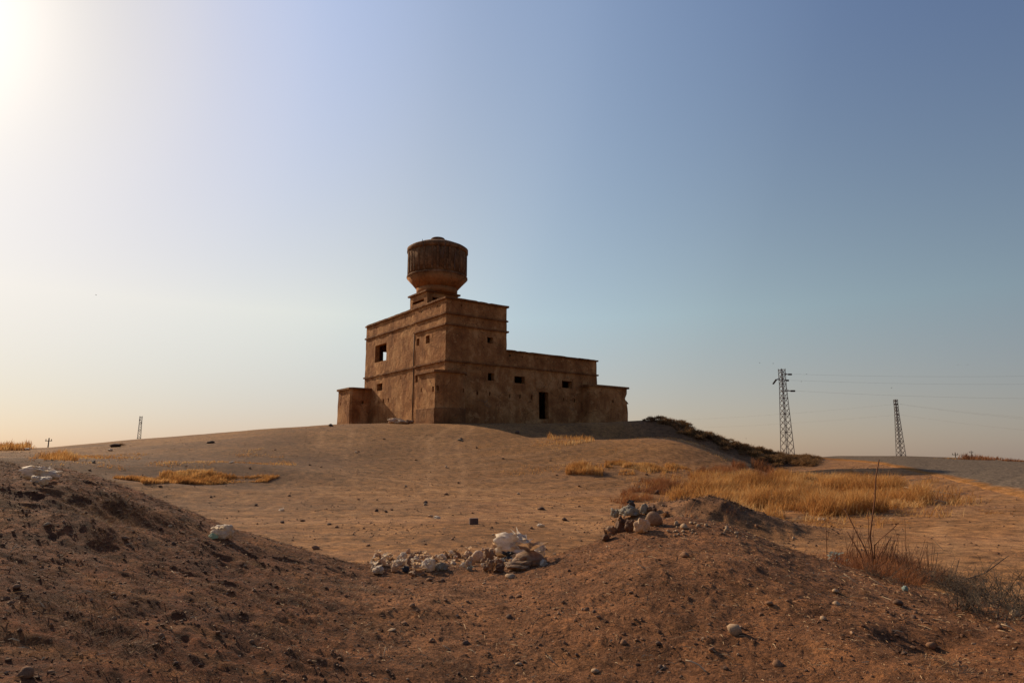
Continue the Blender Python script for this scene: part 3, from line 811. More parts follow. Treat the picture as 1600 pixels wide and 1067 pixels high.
# loose rods leaning on the drum
mrod = simple('rusty_rod', (.16, .1, .07), rough=.7)
def tank_pt(u, v, rr=2.66):
    t = math.asin(max(-1, min(1, (u-681)/47.5)))
    wdir = math.atan2(-loc2w(TX, TY)[1], -loc2w(TX, TY)[0]) - A1
    return (rr*math.cos(wdir + t), rr*math.sin(wdir + t), zt(v))
for a_, b_ in (((693, 389), (688, 417)), ((682, 396), (686, 412)), ((658, 388), (660, 400)), ((707, 405), (706, 430))):
    pts = [tank_pt(a_[0]*(1-s)+b_[0]*s, a_[1]*(1-s)+b_[1]*s, 2.72) for s in (0, .5, 1)]
    mb = MB().tube(pts, .025, 4); link('rod', mb.mesh('rod'), mrod, tank)

# ------------------------------------------------------------------ power line towers
def pylon(u, r, vb, vt, wb_m, wt_m, turn, label, arms, dim=False):
    az, te = azel(u, vb); x, y = r*math.sin(az), r*math.cos(az)
    zb = float(te)*r - 1.0; _, tt_ = azel(u, vt); ztp = float(tt_)*r
    H = ztp - zb
    t = empty('power_pylon', (x, y, zb), turn, label=label, cat='pylon', group='steel lattice power pylons')
    def wd(z): return wb_m/2 + (wt_m/2 - wb_m/2)*min(1, z/(H*.82)) 
    corners = [(-1, -1), (1, -1), (1, 1), (-1, 1)]
    legr = .06 if r < 130 else .07; br_ = .036 if r < 130 else .05
    for cx, cy in corners:
        mb = MB().tube([(cx*wd(z), cy*wd(z), z) for z in (0, H*.4, H*.82, H)], legr, 4)
        link('leg', mb.mesh('leg'), M_steel, t)
    zs = [0]; z = 0
    while z < H - .4:
        z += max(.75, wd(z)*1.7); zs.append(min(z, H))
    for f_ in range(4):
        a, b_ = corners[f_], corners[(f_+1) % 4]
        mb = MB()
        for k in range(len(zs)-1):
            w0, w1 = wd(zs[k]), wd(zs[k+1])
            mb.tube([(a[0]*w0, a[1]*w0, zs[k]), (b_[0]*w1, b_[1]*w1, zs[k+1])], br_, 3)
            mb.tube([(b_[0]*w0, b_[1]*w0, zs[k]), (a[0]*w1, a[1]*w1, zs[k+1])], br_, 3)
            if k % 3 == 0: mb.tube([(a[0]*w1, a[1]*w1, zs[k+1]), (b_[0]*w1, b_[1]*w1, zs[k+1])], br_, 3)
        link('bracing', mb.mesh('bracing'), M_steel, t)
    ca_, sa_ = math.cos(-turn), math.sin(-turn)
    for (du, v, side) in arms:       # arm tips, in photo pixels from the axis
        _, ta = azel(u, v); za = float(ta)*r - zb; L = du*r/F*1.02
        mb = MB(); w = wd(za)
        tip = (L*.62*ca_, L*.62*sa_, za)
        for q in ((-.25, -w), (.25, w)):
            mb.tube([(0, q[1], za + .0), tip], .05, 4)
        mb.tube([(0, 0, za+.45), tip], .04, 3)
        link('crossarm', mb.mesh('crossarm'), M_steel, t)
        mb = MB()
        drop = .75 if side == 'hang' else .0
        e = (L*ca_, L*sa_, za - drop)
        n_ = 6
        for k in range(n_+1):
            s = k/n_
            p = Vector(tip).lerp(Vector(e), s); q = Vector(tip).lerp(Vector(e), min(1, s+.09))
            mb.tube([p, q], .15, 7)
        mb.tube([tip, e], .04, 4)
        link('insulator', mb.mesh('insulator'), M_insul, t)
    return t, (x, y, zb)
pylon(1231, 112, 713, 575.5, 1.5, .72, R(16), 'tall steel lattice power pylon nearest the road beyond the shrubby bank',
      [(14, 584.5, 's'), (-14, 592.5, 'hang'), (9, 594, 's'), (17, 610.5, 's')])
pylon(1408, 176, 713, 624, 1.45, .6, R(8), 'smaller lattice power pylon standing behind the crest of the asphalt road', [(-2.5, 631, 's'), (2.5, 631, 's'), (2.5, 648, 's')])
pylon(216, 250, 697, 650, 1.15, .75, R(30), 'far pale lattice power pylon beyond the left slope of the hill', [(-2, 656, 's'), (2, 660, 's')])
def wire(pts_uvr, label, sag=0):
    P = []
    for (u, v, r) in pts_uvr:
        az, te = azel(u, v); P.append(Vector((r*math.sin(az), r*math.cos(az), float(te)*r)))
    pts = []
    for k in range(41):
        s = k/40; p = P[0].lerp(P[1], s); p.z -= sag*4*s*(1-s); pts.append(p)
    mb = MB().tube(pts, .007, 4)
    link('power_cable', mb.mesh('power_cable'), M_wire, label=label, cat='cable', group='overhead power cables')
wire([(1240, 584.5, 112), (2100, 560, 190)], 'topmost thin cable running right from the near pylon', 1.5)
wire([(1235, 594, 112), (2100, 577, 190)], 'second thin cable from the top running right from the near pylon', 1.5)
wire([(1242, 610.5, 112), (2100, 607, 190)], 'lowest thin cable running right from the near pylon', 1.5)
wire([(1401, 631, 176), (880, 657, 230)], 'upper cable running left from the smaller pylon behind the near one', 1.5)
wire([(1402, 648, 176), (880, 668, 230)], 'lower cable running left from the smaller pylon behind the near one', 1.5)
wire([(1406, 631, 176), (2000, 672, 150)], 'upper cable running right from the smaller pylon', 1)
wire([(1406, 631.5, 176), (2000, 678, 152)], 'middle cable running right from the smaller pylon', 1)
wire([(1407, 648, 176), (2000, 697, 150)], 'lower cable running right from the smaller pylon', 1)

def pole(u, vt, r, label, arm=.9):
    az, te = azel(u, vt); x, y = r*math.sin(az), r*math.cos(az); z1 = float(te)*r; H = 8
    t = empty('utility_pole', (x, y, z1-H), 0, label=label, cat='pole')
    link('shaft', MB().tube([(0, 0, 0), (.05, 0, H)], [.17, .12], 8).mesh('shaft'), M_wood, t)
    link('crossarm', MB().box(-arm, arm, -.06, .06, H-.75, H-.6).mesh('crossarm'), M_wood, t)
    for s in (-.8, .8): link('insulator', MB().tube([(s*arm, 0, H-.6), (s*arm, 0, H-.25)], .07, 6).mesh('insulator'), M_insul, t)
pole(76.5, 684, 190, 'thin wooden utility pole far beyond the left end of the hill', .8)
pole(1492, 706.5, 230, 'short far post with crossarm behind the road crest right of the smaller pylon', .9)
pole(1517, 704, 300, 'faintest far utility pole above the weeds at the right end of the road crest', .8)

# ------------------------------------------------------------------ stones, bags, scraps
def stone_mesh(seed, flat=.7, sub=2, rough=.28, boxy=False):
    import bmesh
    bm = bmesh.new()
    bmesh.ops.create_icosphere(bm, subdivisions=sub, radius=.5)
    off = Vector((seed*13.7, seed*3.1, 0))
    for v in bm.verts:
        d = v.co.normalized()
        if boxy: m_ = max(abs(d.x), abs(d.y), abs(d.z)); d = d/m_*.8
        n = mnoise.noise(d*1.1 + off) + .5*mnoise.noise(d*2.5 + off)
        v.co = d*.5*(1 + rough*n); v.co.z *= flat
    me_ = bpy.data.meshes.new('stone'); bm.to_mesh(me_); bm.free()
    me_.polygons.foreach_set('use_smooth', [True]*len(me_.polygons)); return me_
SM = [stone_mesh(k, .6 + .06*k, 2, .45) for k in range(5)]
SMAT = {'b': M_stone_b, 'p': M_stone_p, 'd': M_stone_d}
SMESH = {(k, c_): SM[k].copy() for k in range(5) for c_ in 'bpd'}
for (k, c_), m_ in SMESH.items(): m_.materials.append(SMAT[c_])
def stone(u, v, w, c_='b', label=None, group=None, h=.7, name='stone', cat='stone'):
    p = hit(u, v); s = w*.85*pxm(p)
    o = link(name, SMESH[(random.randrange(5), c_)], label=label, cat=cat, group=group)
    o.location = p + Vector((0, 0, s*h*.25)); o.scale = (s, s*random.uniform(.7, 1.1), s*h/.7)
    o.rotation_euler = (random.uniform(-.2, .2), random.uniform(-.2, .2), random.uniform(0, 6.3))
    return o
stone(1148, 990, 24, 'p', 'pale yellowish rounded stone lying alone on the brown foreground bank', h=.75)
stone(1070, 870, 16, 'b', 'rounded reddish brown clod near the top of the right foreground mound', h=.7, name='clod', cat='clod')
stone(493, 858, 14, 'b', 'brown clod on the track edge where the left mound runs out', name='clod', cat='clod')
stone(1057, 820, 11, 'p', 'small tan stone on the mound crest just right of the bag heap')
stone(1069, 826, 12, 'p', 'flat tan stone below the small tan stone on the mound crest')
stone(797, 903, 18, 'p', 'tan stone lying just below the right end of the rubbish pile', h=.5)
stone(612, 985, 14, 'p', 'flat grey tan stone left of centre on the lower foreground bank', h=.4)
stone(728, 1005, 16, 'd', 'dark slaty stone standing out low on the centre of the foreground bank', h=.35)
stone(40, 1055, 20, 'b', 'half buried rounded stone at the bottom left corner', h=.7)
stone(930, 1050, 14, 'p', 'angular pale stone at the bottom edge right of centre')
stone(1305, 925, 10, 'p', 'small pale pinkish stone on the right bank below the tall weed')
stone(1403, 945, 14, 'd', 'dark round stone on the right bank below the wiry shrub')
stone(1586, 962, 14, 'p', 'grey stone at the right edge under the wiry shrubs')
stone(1456, 1013, 14, 'b', 'rounded stone sitting in the hollow at the bottom right')
stone(1215, 1040, 16, 'b', 'brown stone near the bottom edge below the pale yellowish stone')
stone(73, 822, 9, 'p', 'small yellowish stone on the dark left mound', h=.6)
p = hit(740, 819); s = 13*pxm(p)
o = link('brick_block', MB().box(-.5, .5, -.35, .35, 0, .75).mesh('brick_block'), simple('block_mat', (.16, .1, .075), (.1, .06, .045), 5), label='small dark square block standing on the dirt track before the fort', cat='block')
o.location = p - Vector((0, 0, .01)); o.scale = (s, s, s); o.rotation_euler = (0, 0, .25)
o.modifiers.new('b', 'BEVEL').width = .06
stone(517, 666, 8, 'd', 'dark rock at the foot of the left bastion', name='rock', cat='rock', h=.8)
stone(181, 698, 14, 'd', 'low dark rock on the skyline slope above the left mound', name='rock', cat='rock', h=.5)
stone(329, 692, 12, 'd', 'low dark rock on the slope between the left pylon and the fort', name='rock', cat='rock', h=.4)
stone(808, 677, 10, 'd', 'dark rock at the shadow edge below the fort doorway', name='rock', cat='rock', h=.6)
stone(1027, 770, 13, 'd', 'dark angular stone on the left flank of the small weedy mound', name='rock', cat='rock', h=.5)
stone(846, 796, 14, 'd', 'flat dark stone on the plain above the rubbish pile', h=.4)
CN = {'b': 'brown', 'p': 'pale', 'd': 'dark'}
def size_word(w, a, b): return 'tiny' if w < a else 'small' if w < b else 'larger'
def bank_place(u, v):
    row = 'along the bottom edge' if v > 1030 else 'low on the bank' if v > 985 else 'half way down the bank' if v > 940 else 'high on the bank'
    ls = [(130, 'far left below the torn bag'), (300, 'on the dark left mound'), (430, 'below the white bag on the left mound'), (570, 'left of the rubbish pile'), (700, 'below the left half of the rubbish pile'),
          (830, 'below the big rubbish heap'), (930, 'in the dip between heap and right mound'), (1050, 'below the bag heap of the right mound'), (1170, 'near the pale yellowish stone'), (1290, 'right of the pale yellowish stone'),
          (1400, 'below the tall thistle'), (1500, 'below the wiry shrubs'), (9999, 'near the right edge')]
    return row + ' ' + next(t for m_, t in ls if u < m_)
def plain_place(u, v):
    row = 'on the near track' if v > 815 else 'on the open plain' if v > 780 else 'on the lower hill slope' if v > 740 else 'high on the hill slope'
    ls = [(300, 'behind the left mound'), (470, 'left of the fort'), (580, 'under the left bastion'), (680, 'under the near bastion'), (760, 'straight below the water tank'), (850, 'below the fort doorway'), (950, 'below the right bastion'),
          (1100, 'near the small weedy mound'), (9999, 'before the big dry grass patch')]
    return row + ' ' + next(t for m_, t in ls if u < m_)
G1 = 'small stones scattered on the plain'
plain_st = [(588,799,8),(603,800,7),(612,797,6),(664,789,8),(441,817,7),(514,820,8),(526,824,6),(665,786,8),(697,773,7),(716,755,6),(738,802,5),(882,813,10),
            (770,836,6),(830,826,7),(707,843,7),(560,781,5),(634,760,5),(860,720,5),(930,728,6),(905,760,6),(1010,742,6),(484,727,4),(502,730,4),(650,719,5),
            (720,686,6),(745,700,5),(786,717,5),(810,772,6),(575,853,8),(1128,835,7),(1240,842,7),(1182,822,6),(360,852,6),(310,822,7),(280,797,6),(250,760,6),
            (1000,752,5),(870,743,5),(905,792,6),(330,777,5),(400,790,6),(452,775,5),(390,732,4),(140,735,5),(225,745,5),(430,703,4),(560,706,4),(600,686,4)]
for (u, v, w) in plain_st:
    c_ = random.choice('bbbpd')
    stone(u, v, w, c_, f"{size_word(w, 5.5, 7.5)} {CN[c_]} stone {plain_place(u, v)}", G1 + ', ' + CN[c_] + ' ones', h=.6)
for k in range(90):
    u = random.uniform(20, 1590); v = random.uniform(905, 1062)
    if u < 500: v = random.uniform(800 + 0, 1062)
    c_ = random.choice('bbbdp')
    w = random.choice([5, 6, 7, 8, 10, 12])
    stone(u, v, w, c_, f"{size_word(w, 6.5, 9)} {CN[c_]} pebble {bank_place(u, v)}", 'pebbles on the foreground bank, ' + CN[c_] + ' ones', h=.6)
for k in range(26):
    u = random.uniform(1040, 1160); v = 818 + (u-1090)**2/700*1.0 + random.uniform(0, 18)
    w = random.uniform(4, 8)
    stone(u, v, w, 'p', f"{size_word(w, 5, 6.5)} pale pebble {'left of' if u < 1075 else 'right of' if u > 1120 else 'on'} the right mound's top, {'at the crest line' if v < 824 else 'just below the crest line' if v < 830 else 'slightly down its front'}", 'pale pebbles on the mound crest', h=.7)

def bag_mesh(seed, crumple=.5, sub=3, sharp=False):
    import bmesh
    bm = bmesh.new(); bmesh.ops.create_icosphere(bm, subdivisions=sub, radius=.5)
    off = Vector((seed*7.3, -seed*4.9, seed*2.2))
    for v in bm.verts:
        d = v.co.normalized()
        n = mnoise.noise(d*1.2 + off)*.9 + mnoise.noise(d*2.6 + off)*.5
        rg = 1 - abs(mnoise.noise(d*2.4 - off))*2.6
        rg2 = 1 - abs(mnoise.noise(d*5.5 + off*2))*2.4
        k = 1 + crumple*(.35*n + .16*rg + .12*rg2)
        if sharp: k += crumple*.5*max(0, mnoise.noise(d*3.4 + off*3) - .12)
        v.co = d*.5*k
        if v.co.z < -.28: v.co.z = -.28 + (v.co.z + .28)*.3
    me_ = bpy.data.meshes.new('bag'); bm.to_mesh(me_); bm.free()
    me_.polygons.foreach_set('use_smooth', [True]*len(me_.polygons))
    return me_
def tied_mesh(seed, nu=30, nv=20):
    """a tied bag: bulging body, pleats gathered to a neck, ruffled ears"""
    rs_ = random.Random(seed*5+1); off = Vector((seed*9.1, 2.2*seed, -seed)); V_ = []; F_ = []
    np_ = rs_.choice([6, 7, 9]); lean = rs_.uniform(-.25, .25)
    for j in range(nv+1):
        t = j/nv
        if t < .68: q = t/.68; r_ = .5*math.sin(math.pi*min(1, .12+q*.86))**.6; z = -.45 + .75*q; pl = .03 + .28*q**3
        else: q = (t-.68)/.32; r_ = .1 + .3*q**1.2; z = .30 + .32*q; pl = .32
        for i in range(nu):
            ph = 2*math.pi*i/nu; d = Vector((math.cos(ph), math.sin(ph), z*1.6))
            rr = r_*(1 + pl*math.sin(np_*ph + 3*mnoise.noise(d + off)) + .5*mnoise.noise(d*1.3 + off) + .28*(1 - 2*abs(mnoise.noise(d*3.2 + off))) - .14)
            zz = z + (.16*mnoise.noise(Vector((ph*1.5, seed, t*2))) if t > .8 else .05*mnoise.noise(d*3 + off))
            V_.append((rr*math.cos(ph) + lean*max(0, z)*.8, rr*math.sin(ph), max(zz, -.34)))
    for j in range(nv):
        for i in range(nu):
            i2 = (i+1) % nu; F_.append((j*nu+i, j*nu+i2, (j+1)*nu+i2, (j+1)*nu+i))
    F_.append(tuple(range(nu))[::-1])
    return MB().add(V_, F_).mesh('bag', True)
def crumple_mesh(seed):
    import bmesh
    bm = bmesh.new(); bmesh.ops.create_icosphere(bm, subdivisions=4, radius=.5)
    off = Vector((seed*7.3, -seed*4.9, seed*2.2))
    for v in bm.verts:
        d = v.co.normalized()
        w_ = d + .35*Vector((mnoise.noise(d*1.7+off), mnoise.noise(d*1.7-off), mnoise.noise(d*1.9+off*2)))
        f1 = mnoise.voronoi(w_*1.7 + off)[0]; f2 = mnoise.voronoi(w_*3.8 - off)[0]
        k = .78 + .42*(f1[1]-f1[0]) * (1 if seed % 2 else -1) + .16*(f2[1]-f2[0]) + .55*mnoise.noise(d*1.1 + off) + .09*mnoise.noise(d*9)
        v.co = d*.5*max(k, .3)
        if v.co.z < -.28: v.co.z = -.28 + (v.co.z + .28)*.3
    me_ = bpy.data.meshes.new('bag'); bm.to_mesh(me_); bm.free()
    me_.polygons.foreach_set('use_smooth', [True]*len(me_.polygons)); return me_
# 0 is the plain smooth sack; 1-4 crumpled; 5-8 tied
BM = [bag_mesh(0, .5, 3)] + [crumple_mesh(k) for k in range(1, 5)] + [tied_mesh(k) for k in range(4)]
def unit(me_):
    c_ = np.empty(len(me_.vertices)*3, np.float32); me_.vertices.foreach_get('co', c_); c_ = c_.reshape(-1, 3)
    lo, hi = c_.min(0), c_.max(0); c_ = (c_ - (lo+hi)/2)/(hi-lo); me_.vertices.foreach_set('co', c_.ravel()); me_.update()
for m_ in BM: unit(m_)
BMC = {}
def film_mesh(seed, n=11):
    """torn, pleated film spreading from a knot"""
    rs_ = random.Random(seed); V_ = [(0, 0, 0)]; F_ = []
    m_ = n*2
    for ring_ in range(1, 4):
        for k in range(m_):
            t = 2*math.pi*k/m_; q = ring_/3
            rr = q*(.4 + .14*rs_.random()) * (1.1 if k % 2 else .85)
            V_.append((rr*math.cos(t), rr*math.sin(t)*.8, q*(.12 + .2*rs_.random()) * (1.1 if k % 3 else .5)))
    for k in range(m_): F_.append((0, 1+k, 1+(k+1) % m_))
    for ring_ in range(2):
        for k in range(m_):
            if ring_ == 1 and rs_.random() < .18: continue
            a = 1+ring_*m_+k; b_ = 1+ring_*m_+(k+1) % m_; F_.append((a, b_, b_+m_, a+m_))
    return MB().add(V_, F_).mesh('film')
FM = [film_mesh(k) for k in range(5)]
def bag(u, v, w, h, c_, label, group=None, name='rubbish_bag', film=None, tilt=0, lift=0, d=None, fc=None, mesh=None, sink=.12, cat='rubbish bag', back=0):
    p = hit(u, v + h*.42); p = p + Vector((p.x, p.y, 0)).normalized()*back
    if back: p.z = ground(p.x, p.y)
    s = pxm(p)
    root = empty(name, (p.x, p.y, p.z + lift*s), label=label, cat=cat, group=group)
    k = random.randrange(1, len(BM)) if mesh is None else mesh
    if mesh is None and k > 4 and not tilt: tilt = random.choice([-1, 1])*random.uniform(.3, 1.3)
    if (k, c_) not in BMC:
        m_ = BM[k].copy(); m_.materials.append(M_bag[c_]); BMC[(k, c_)] = m_
    o = link('sack', BMC[(k, c_)], parent=root)
    o.scale = (w*s, (d or w*.8)*s, h*s*1.05); o.location = (0, 0, h*s*.5*(1-sink)); 
    root.rotation_euler = (0, tilt, random.uniform(-.5, .5))
    if mesh is None: root.rotation_euler.z = random.uniform(-3, 3)
    if film is not None:
        fc = fc or c_; key = ('f', film % 5, fc)
        if key not in BMC:
            m_ = FM[film % 5].copy(); m_.materials.append(M_bag[fc]); BMC[key] = m_
        f_ = link('torn_film', BMC[key], parent=root)
        f_.scale = (w*s*.8, w*s*.8, h*s*1.0); f_.location = (random.uniform(-.2, .3)*w*s, 0, h*s*.55); f_.rotation_euler = (random.uniform(-.6, .6), random.uniform(-.3, .9), random.uniform(0, 6))
    return root
# the heap on the right mound
bag(1023, 812, 25, 20, 'tan', 'smooth egg shaped tan sack, rightmost of the heap on the right mound', mesh=0, tilt=-.15)
bag(1003, 822, 28, 22, 'cream', 'mottled tan sack left of the egg shaped one on the right mound', mesh=1)
bag(985, 824, 17, 20, 'brown', 'narrow upright brown sack in the middle of the mound heap', mesh=2)
bag(972, 821, 23, 24, 'brown', 'tall crumpled brown bag left of the narrow upright sack', film=1)
bag(957, 830, 20, 16, 'tan', 'folded brown bag near the left end of the mound heap', tilt=.2)
bag(946, 838, 17, 16, 'brown', 'leftmost brown bag sliding down the mound heap', tilt=.4)
bag(985, 804, 32, 15, 'blue', 'flat pale blue bag on top of the mound heap', lift=3, mesh=3, back=.1)
bag(987, 798, 16, 9, 'dark', 'small dark bag behind the pale blue one', lift=8, back=.2)
bag(1008, 799, 15, 15, 'blue', 'grey white bag between the blue bag and the egg shaped sack', lift=3, film=2, fc='white', back=.15)
bag(1019, 800, 18, 10, 'brown', 'dark brown folded cloth bag behind the egg shaped sack', lift=3, back=.2)
bag(962, 808, 16, 14, 'blue', 'spiky torn pale film at the upper left of the mound heap', film=3, fc='blue', lift=3, back=.1)
bag(1041, 802, 14, 9, 'brown', 'small brown bag at the far right tip of the mound heap')
# the long rubbish pile between the mounds
GP = 'crumpled bags in the long rubbish pile'
bag(808, 858, 70, 36, 'white', 'large crumpled white plastic sheet bag crowning the rubbish pile', mesh=4, film=0, fc='white', lift=2, back=.2, d=50)
bag(826, 870, 56, 34, 'tan', 'big brown sack under the white plastic sheet', mesh=5, back=.1)
bag(842, 862, 20, 26, 'white', 'small torn white film at the right end of the rubbish pile', film=2, back=.1)
bag(794, 872, 26, 18, 'dark', 'black plastic bag tucked beneath the white plastic sheet', mesh=6)
bag(812, 884, 46, 13, 'tan', 'flattened brown bag at the front foot of the big heap', mesh=2)
bag(774, 860, 24, 20, 'cream', 'cream bag leaning on the left side of the big heap', back=.1, film=4)
bag(747, 870, 22, 17, 'cream', 'plump cream bag left of the big heap', mesh=0)
bag(764, 870, 18, 22, 'tan', 'upright tan bag between the plump cream bag and the big heap', mesh=1)
bag(690, 885, 22, 11, 'blue', 'pale grey bag in the middle of the rubbish pile', mesh=3)
bag(652, 893, 28, 11, 'tan', 'tan domed bag at the front of the rubbish pile', mesh=5)
bag(670, 884, 22, 18, 'white', 'white shell shaped bag beside the tan domed bag', mesh=2, film=1)
bag(590, 891, 22, 11, 'white', 'frayed white film at the left end of the rubbish pile', film=2)
bag(634, 889, 12, 10, 'dark', 'small black bag near the left end of the rubbish pile')
bag(733, 888, 12, 9, 'blue', 'small grey green bag in front of the plump cream bag')
bag(781, 886, 24, 18, 'brown', 'dark brown bag in the shade in front of the big heap')
bag(638, 861, 9, 7, 'cream', 'tiny cream bag lying behind the left half of the rubbish pile')
def pile_label(u, v, w, c_, film, front):
    ls = [(620, 'left end'), (655, 'left part'), (690, 'middle'), (725, 'right of middle'), (765, 'right part'), (810, 'big heap foot'), (9999, 'right end')]
    return f"{size_word(w, 10, 14)} {c_} bag{' with torn film' if film is not None else ''} at the {'front' if front else 'back'} of the rubbish pile, {next(t for m_, t in ls if u < m_)}"
names_ = {'cream': 'cream coloured crumpled bag among the others in the long rubbish pile', 'tan': 'tan crumpled bag among the others in the long rubbish pile',
          'white': 'white crumpled bag among the others in the long rubbish pile'}
for k in range(130):
    u = random.uniform(584, 770); v = 878 + (u-600)*-.02 + random.uniform(-8, 13)
    if u > 700: v -= random.uniform(0, 10)
    w = random.choice([6, 8, 10, 12, 15]); c_ = random.choice(['cream', 'white', 'tan', 'white', 'cream'])
    fl_ = random.randrange(5) if random.random() < .15 else None
    bag(u, v, w, w*random.uniform(.6, 1.0), c_, pile_label(u, v, w, c_, fl_, v > 883), GP + ', ' + c_, film=fl_, tilt=random.uniform(-.4, .4), back=random.uniform(0, .3))
for k in range(34):
    u = random.uniform(755, 855); v = random.uniform(872, 892) - (u-765)*.08
    w = random.choice([6, 8, 10, 13]); c_ = random.choice(['cream', 'tan', 'tan', 'white'])
    bag(u, v, w, w*.8, c_, pile_label(u, v, w, c_, None, v > 879), GP + ', ' + c_, tilt=random.uniform(-.4, .4))
# single pieces
bag(62, 742, 44, 18, 'white', 'dirty white bag with torn film on the crest of the left mound', mesh=4, film=0, d=26, fc='white')
bag(64, 752, 26, 12, 'white', 'smaller pale bag lying under the torn bag on the left mound', mesh=1)
bag(347, 833, 32, 19, 'white', 'white plastic bag with a ragged knot on the right flank of the left mound', mesh=2, film=1, d=22)
bag(333, 838, 14, 8, 'green', 'small pale green plastic piece beside the white bag on the left mound', mesh=3)
bag(1306, 872, 22, 14, 'teal', 'crumpled pale turquoise plastic scrap at the foot of the tall dead weed', film=2, mesh=5)
bag(1326, 879, 9, 8, 'teal', 'tiny turquoise scrap right of the larger turquoise one')
bag(1367, 888, 12, 8, 'green', 'small pale cup like scrap among the stems of the tall dead weed')
bag(1414, 920, 9, 7, 'teal', 'small pale grey scrap on the bank below the wiry shrub')
bag(1284, 812, 12, 4, 'white', 'flat white scrap at the front edge of the big dry grass patch')
bag(622, 658, 32, 9, 'cream', 'pale sack heap at the foot of the fort wall between two bastions', mesh=4, d=20)
bag(640, 659, 16, 6, 'tan', 'brown sack beside the pale heap at the foot of the fort wall', mesh=1)
bag(172, 703, 8, 3, 'white', 'small white scrap beside the low rock on the left slope')
bag(40, 702, 10, 3, 'white', 'white scrap near the dry grass on the far left skyline')
bag(146, 722, 6, 4, 'blue', 'tiny grey scrap on the left slope above the left mound')
bag(362, 722, 7, 3, 'white', 'tiny white scrap on the slope above the left grass band')
bag(683, 808, 14, 4, 'white', 'flat pinkish white scrap on the track left of the dark block')
bag(672, 806, 10, 3, 'cream', 'thin cream scrap left of the flat pinkish white one')
bag(845, 821, 14, 5, 'white', 'pale rag on the track above the rubbish heap')
bag(556, 706, 4, 3, 'white', 'tiny white fleck high on the hill before the fort')
bag(697, 729, 5, 4, 'white', 'small white fleck halfway up the hill before the fort')
bag(719, 687, 9, 3, 'blue', 'bluish flat scrap just below the near bastion')
bag(440, 796, 10, 3, 'white', 'thin white litter on the plain left of centre')
bag(999, 761, 6, 4, 'blue', 'pale grey fleck left of the small weedy mound')
bag(1190, 768, 6, 4, 'white', 'white fleck on the small weedy mound beside the dry grass')

# ------------------------------------------------------------------ dry grass, weeds, shrubs
def blades(P, h, w, lean=.35, tints=None, seg=3, jitter=.5):
    """P (n,3) roots; returns mesh of curved tapering blades"""
    n = len(P); hh = h*rng.uniform(1-jitter, 1+jitter*.4, n)
    a = rng.uniform(0, 2*np.pi, n); le = lean*rng.uniform(.2, 1.6, n)
    wind = np.array([.25, -.1])
    dx = np.cos(a)*le + wind[0]*lean; dy = np.sin(a)*le + wind[1]*lean
    fa = rng.uniform(0, 2*np.pi, n); wx_ = np.cos(fa)*w; wy_ = np.sin(fa)*w
    rows = []
    for k in range(seg):
        t = k/seg; b_ = t**1.6; q = (1 - .55*t)
        cx = P[:, 0] + dx*hh*b_; cy = P[:, 1] + dy*hh*b_; cz = P[:, 2] - .02 + hh*t
        rows.append(np.stack([cx - wx_*q, cy - wy_*q, cz], 1)); rows.append(np.stack([cx + wx_*q, cy + wy_*q, cz], 1))
    rows.append(np.stack([P[:, 0] + dx*hh, P[:, 1] + dy*hh, P[:, 2] + hh*(1 - .25*np.abs(le))], 1))
    V_ = np.stack(rows, 1)                     # n, 2seg+1, 3
    m_ = 2*seg + 1
    f_ = []
    for k in range(seg-1):
        f_ += [(2*k, 2*k+1, 2*k+3), (2*k, 2*k+3, 2*k+2)]
    f_.append((2*seg-2, 2*seg-1, 2*seg))
    f_ = np.array(f_)
    Fc = (np.arange(n)[:, None, None]*m_ + f_[None]).reshape(-1, 3)
    me_ = np_mesh('blades', V_.reshape(-1, 3), Fc)
    tv = tints if tints is not None else rng.random(n)
    set_tint(me_, tv, m_)
    return me_
def in_poly(x, y, poly):
    c_ = np.zeros(len(x), bool); n = len(poly)
    for k in range(n):
        x0, y0 = poly[k]; x1, y1 = poly[(k+1) % n]
        m_ = ((y0 > y) != (y1 > y)) & (x < (x1-x0)*(y-y0)/((y1-y0) + 1e-12) + x0); c_ ^= m_
    return c_
def patch(poly_px, n, h, w, label, m=M_straw, thr=-.15, freq=.5, name='dry_grass', lean=.35, hvar=True, cat='dry grass', rmin=1.5, wob=.6):
    pl = [hit(u, v, rmin) for u, v in poly_px]; poly = [(p.x, p.y) for p in pl]
    xs = [p[0] for p in poly]; ys = [p[1] for p in poly]
    x = rng.uniform(min(xs), max(xs), n*8); y = rng.uniform(min(ys), max(ys), n*8)
    k = in_poly(x + wob*vn(x*.7, y*.7, 81), y + wob*vn(x*.7, y*.7, 82), poly)
    d = vn(x*freq, y*freq, 83) + .6*vn(x*freq*3, y*freq*3, 84) + .25*vn(x*freq*9, y*freq*9, 86)
    k &= d + rng.uniform(-.25, .25, len(x)) > thr
    x = x[k][:n]; y = y[k][:n]; d = d[k][:n]
    z = height(x, y); P = np.stack([x, y, z], 1)
    hs = h*np.clip(.6 + .62*d, .22, 1.35) if hvar else h
    tint = np.clip(.5 + .4*vn(x*.55, y*.55, 85) + .2*vn(x*2, y*2, 87) + rng.normal(0, .2, len(x)), 0, 1)
    o = link(name, blades(P, hs, w, lean, tint), m, label=label, cat=cat, kind='stuff')
    return o
patch([(1060, 748), (1100, 745), (1160, 748), (1200, 746), (1250, 744), (1300, 746), (1370, 757), (1415, 769), (1455, 781), (1458, 788), (1455, 792), (1380, 800), (1310, 806), (1240, 806), (1190, 796), (1130, 782), (1085, 765)],
      38000, .62, .0075, 'big patch of knee high orange straw grass before the asphalt road', thr=-.04, wob=1.3, lean=.5, freq=.4)
patch([(1150, 760), (1290, 752), (1450, 775), (1440, 790), (1300, 805), (1200, 796)], 9000, .3, .008, 'flattened straw at the front of the big dry grass patch', thr=-.2, lean=1.3)
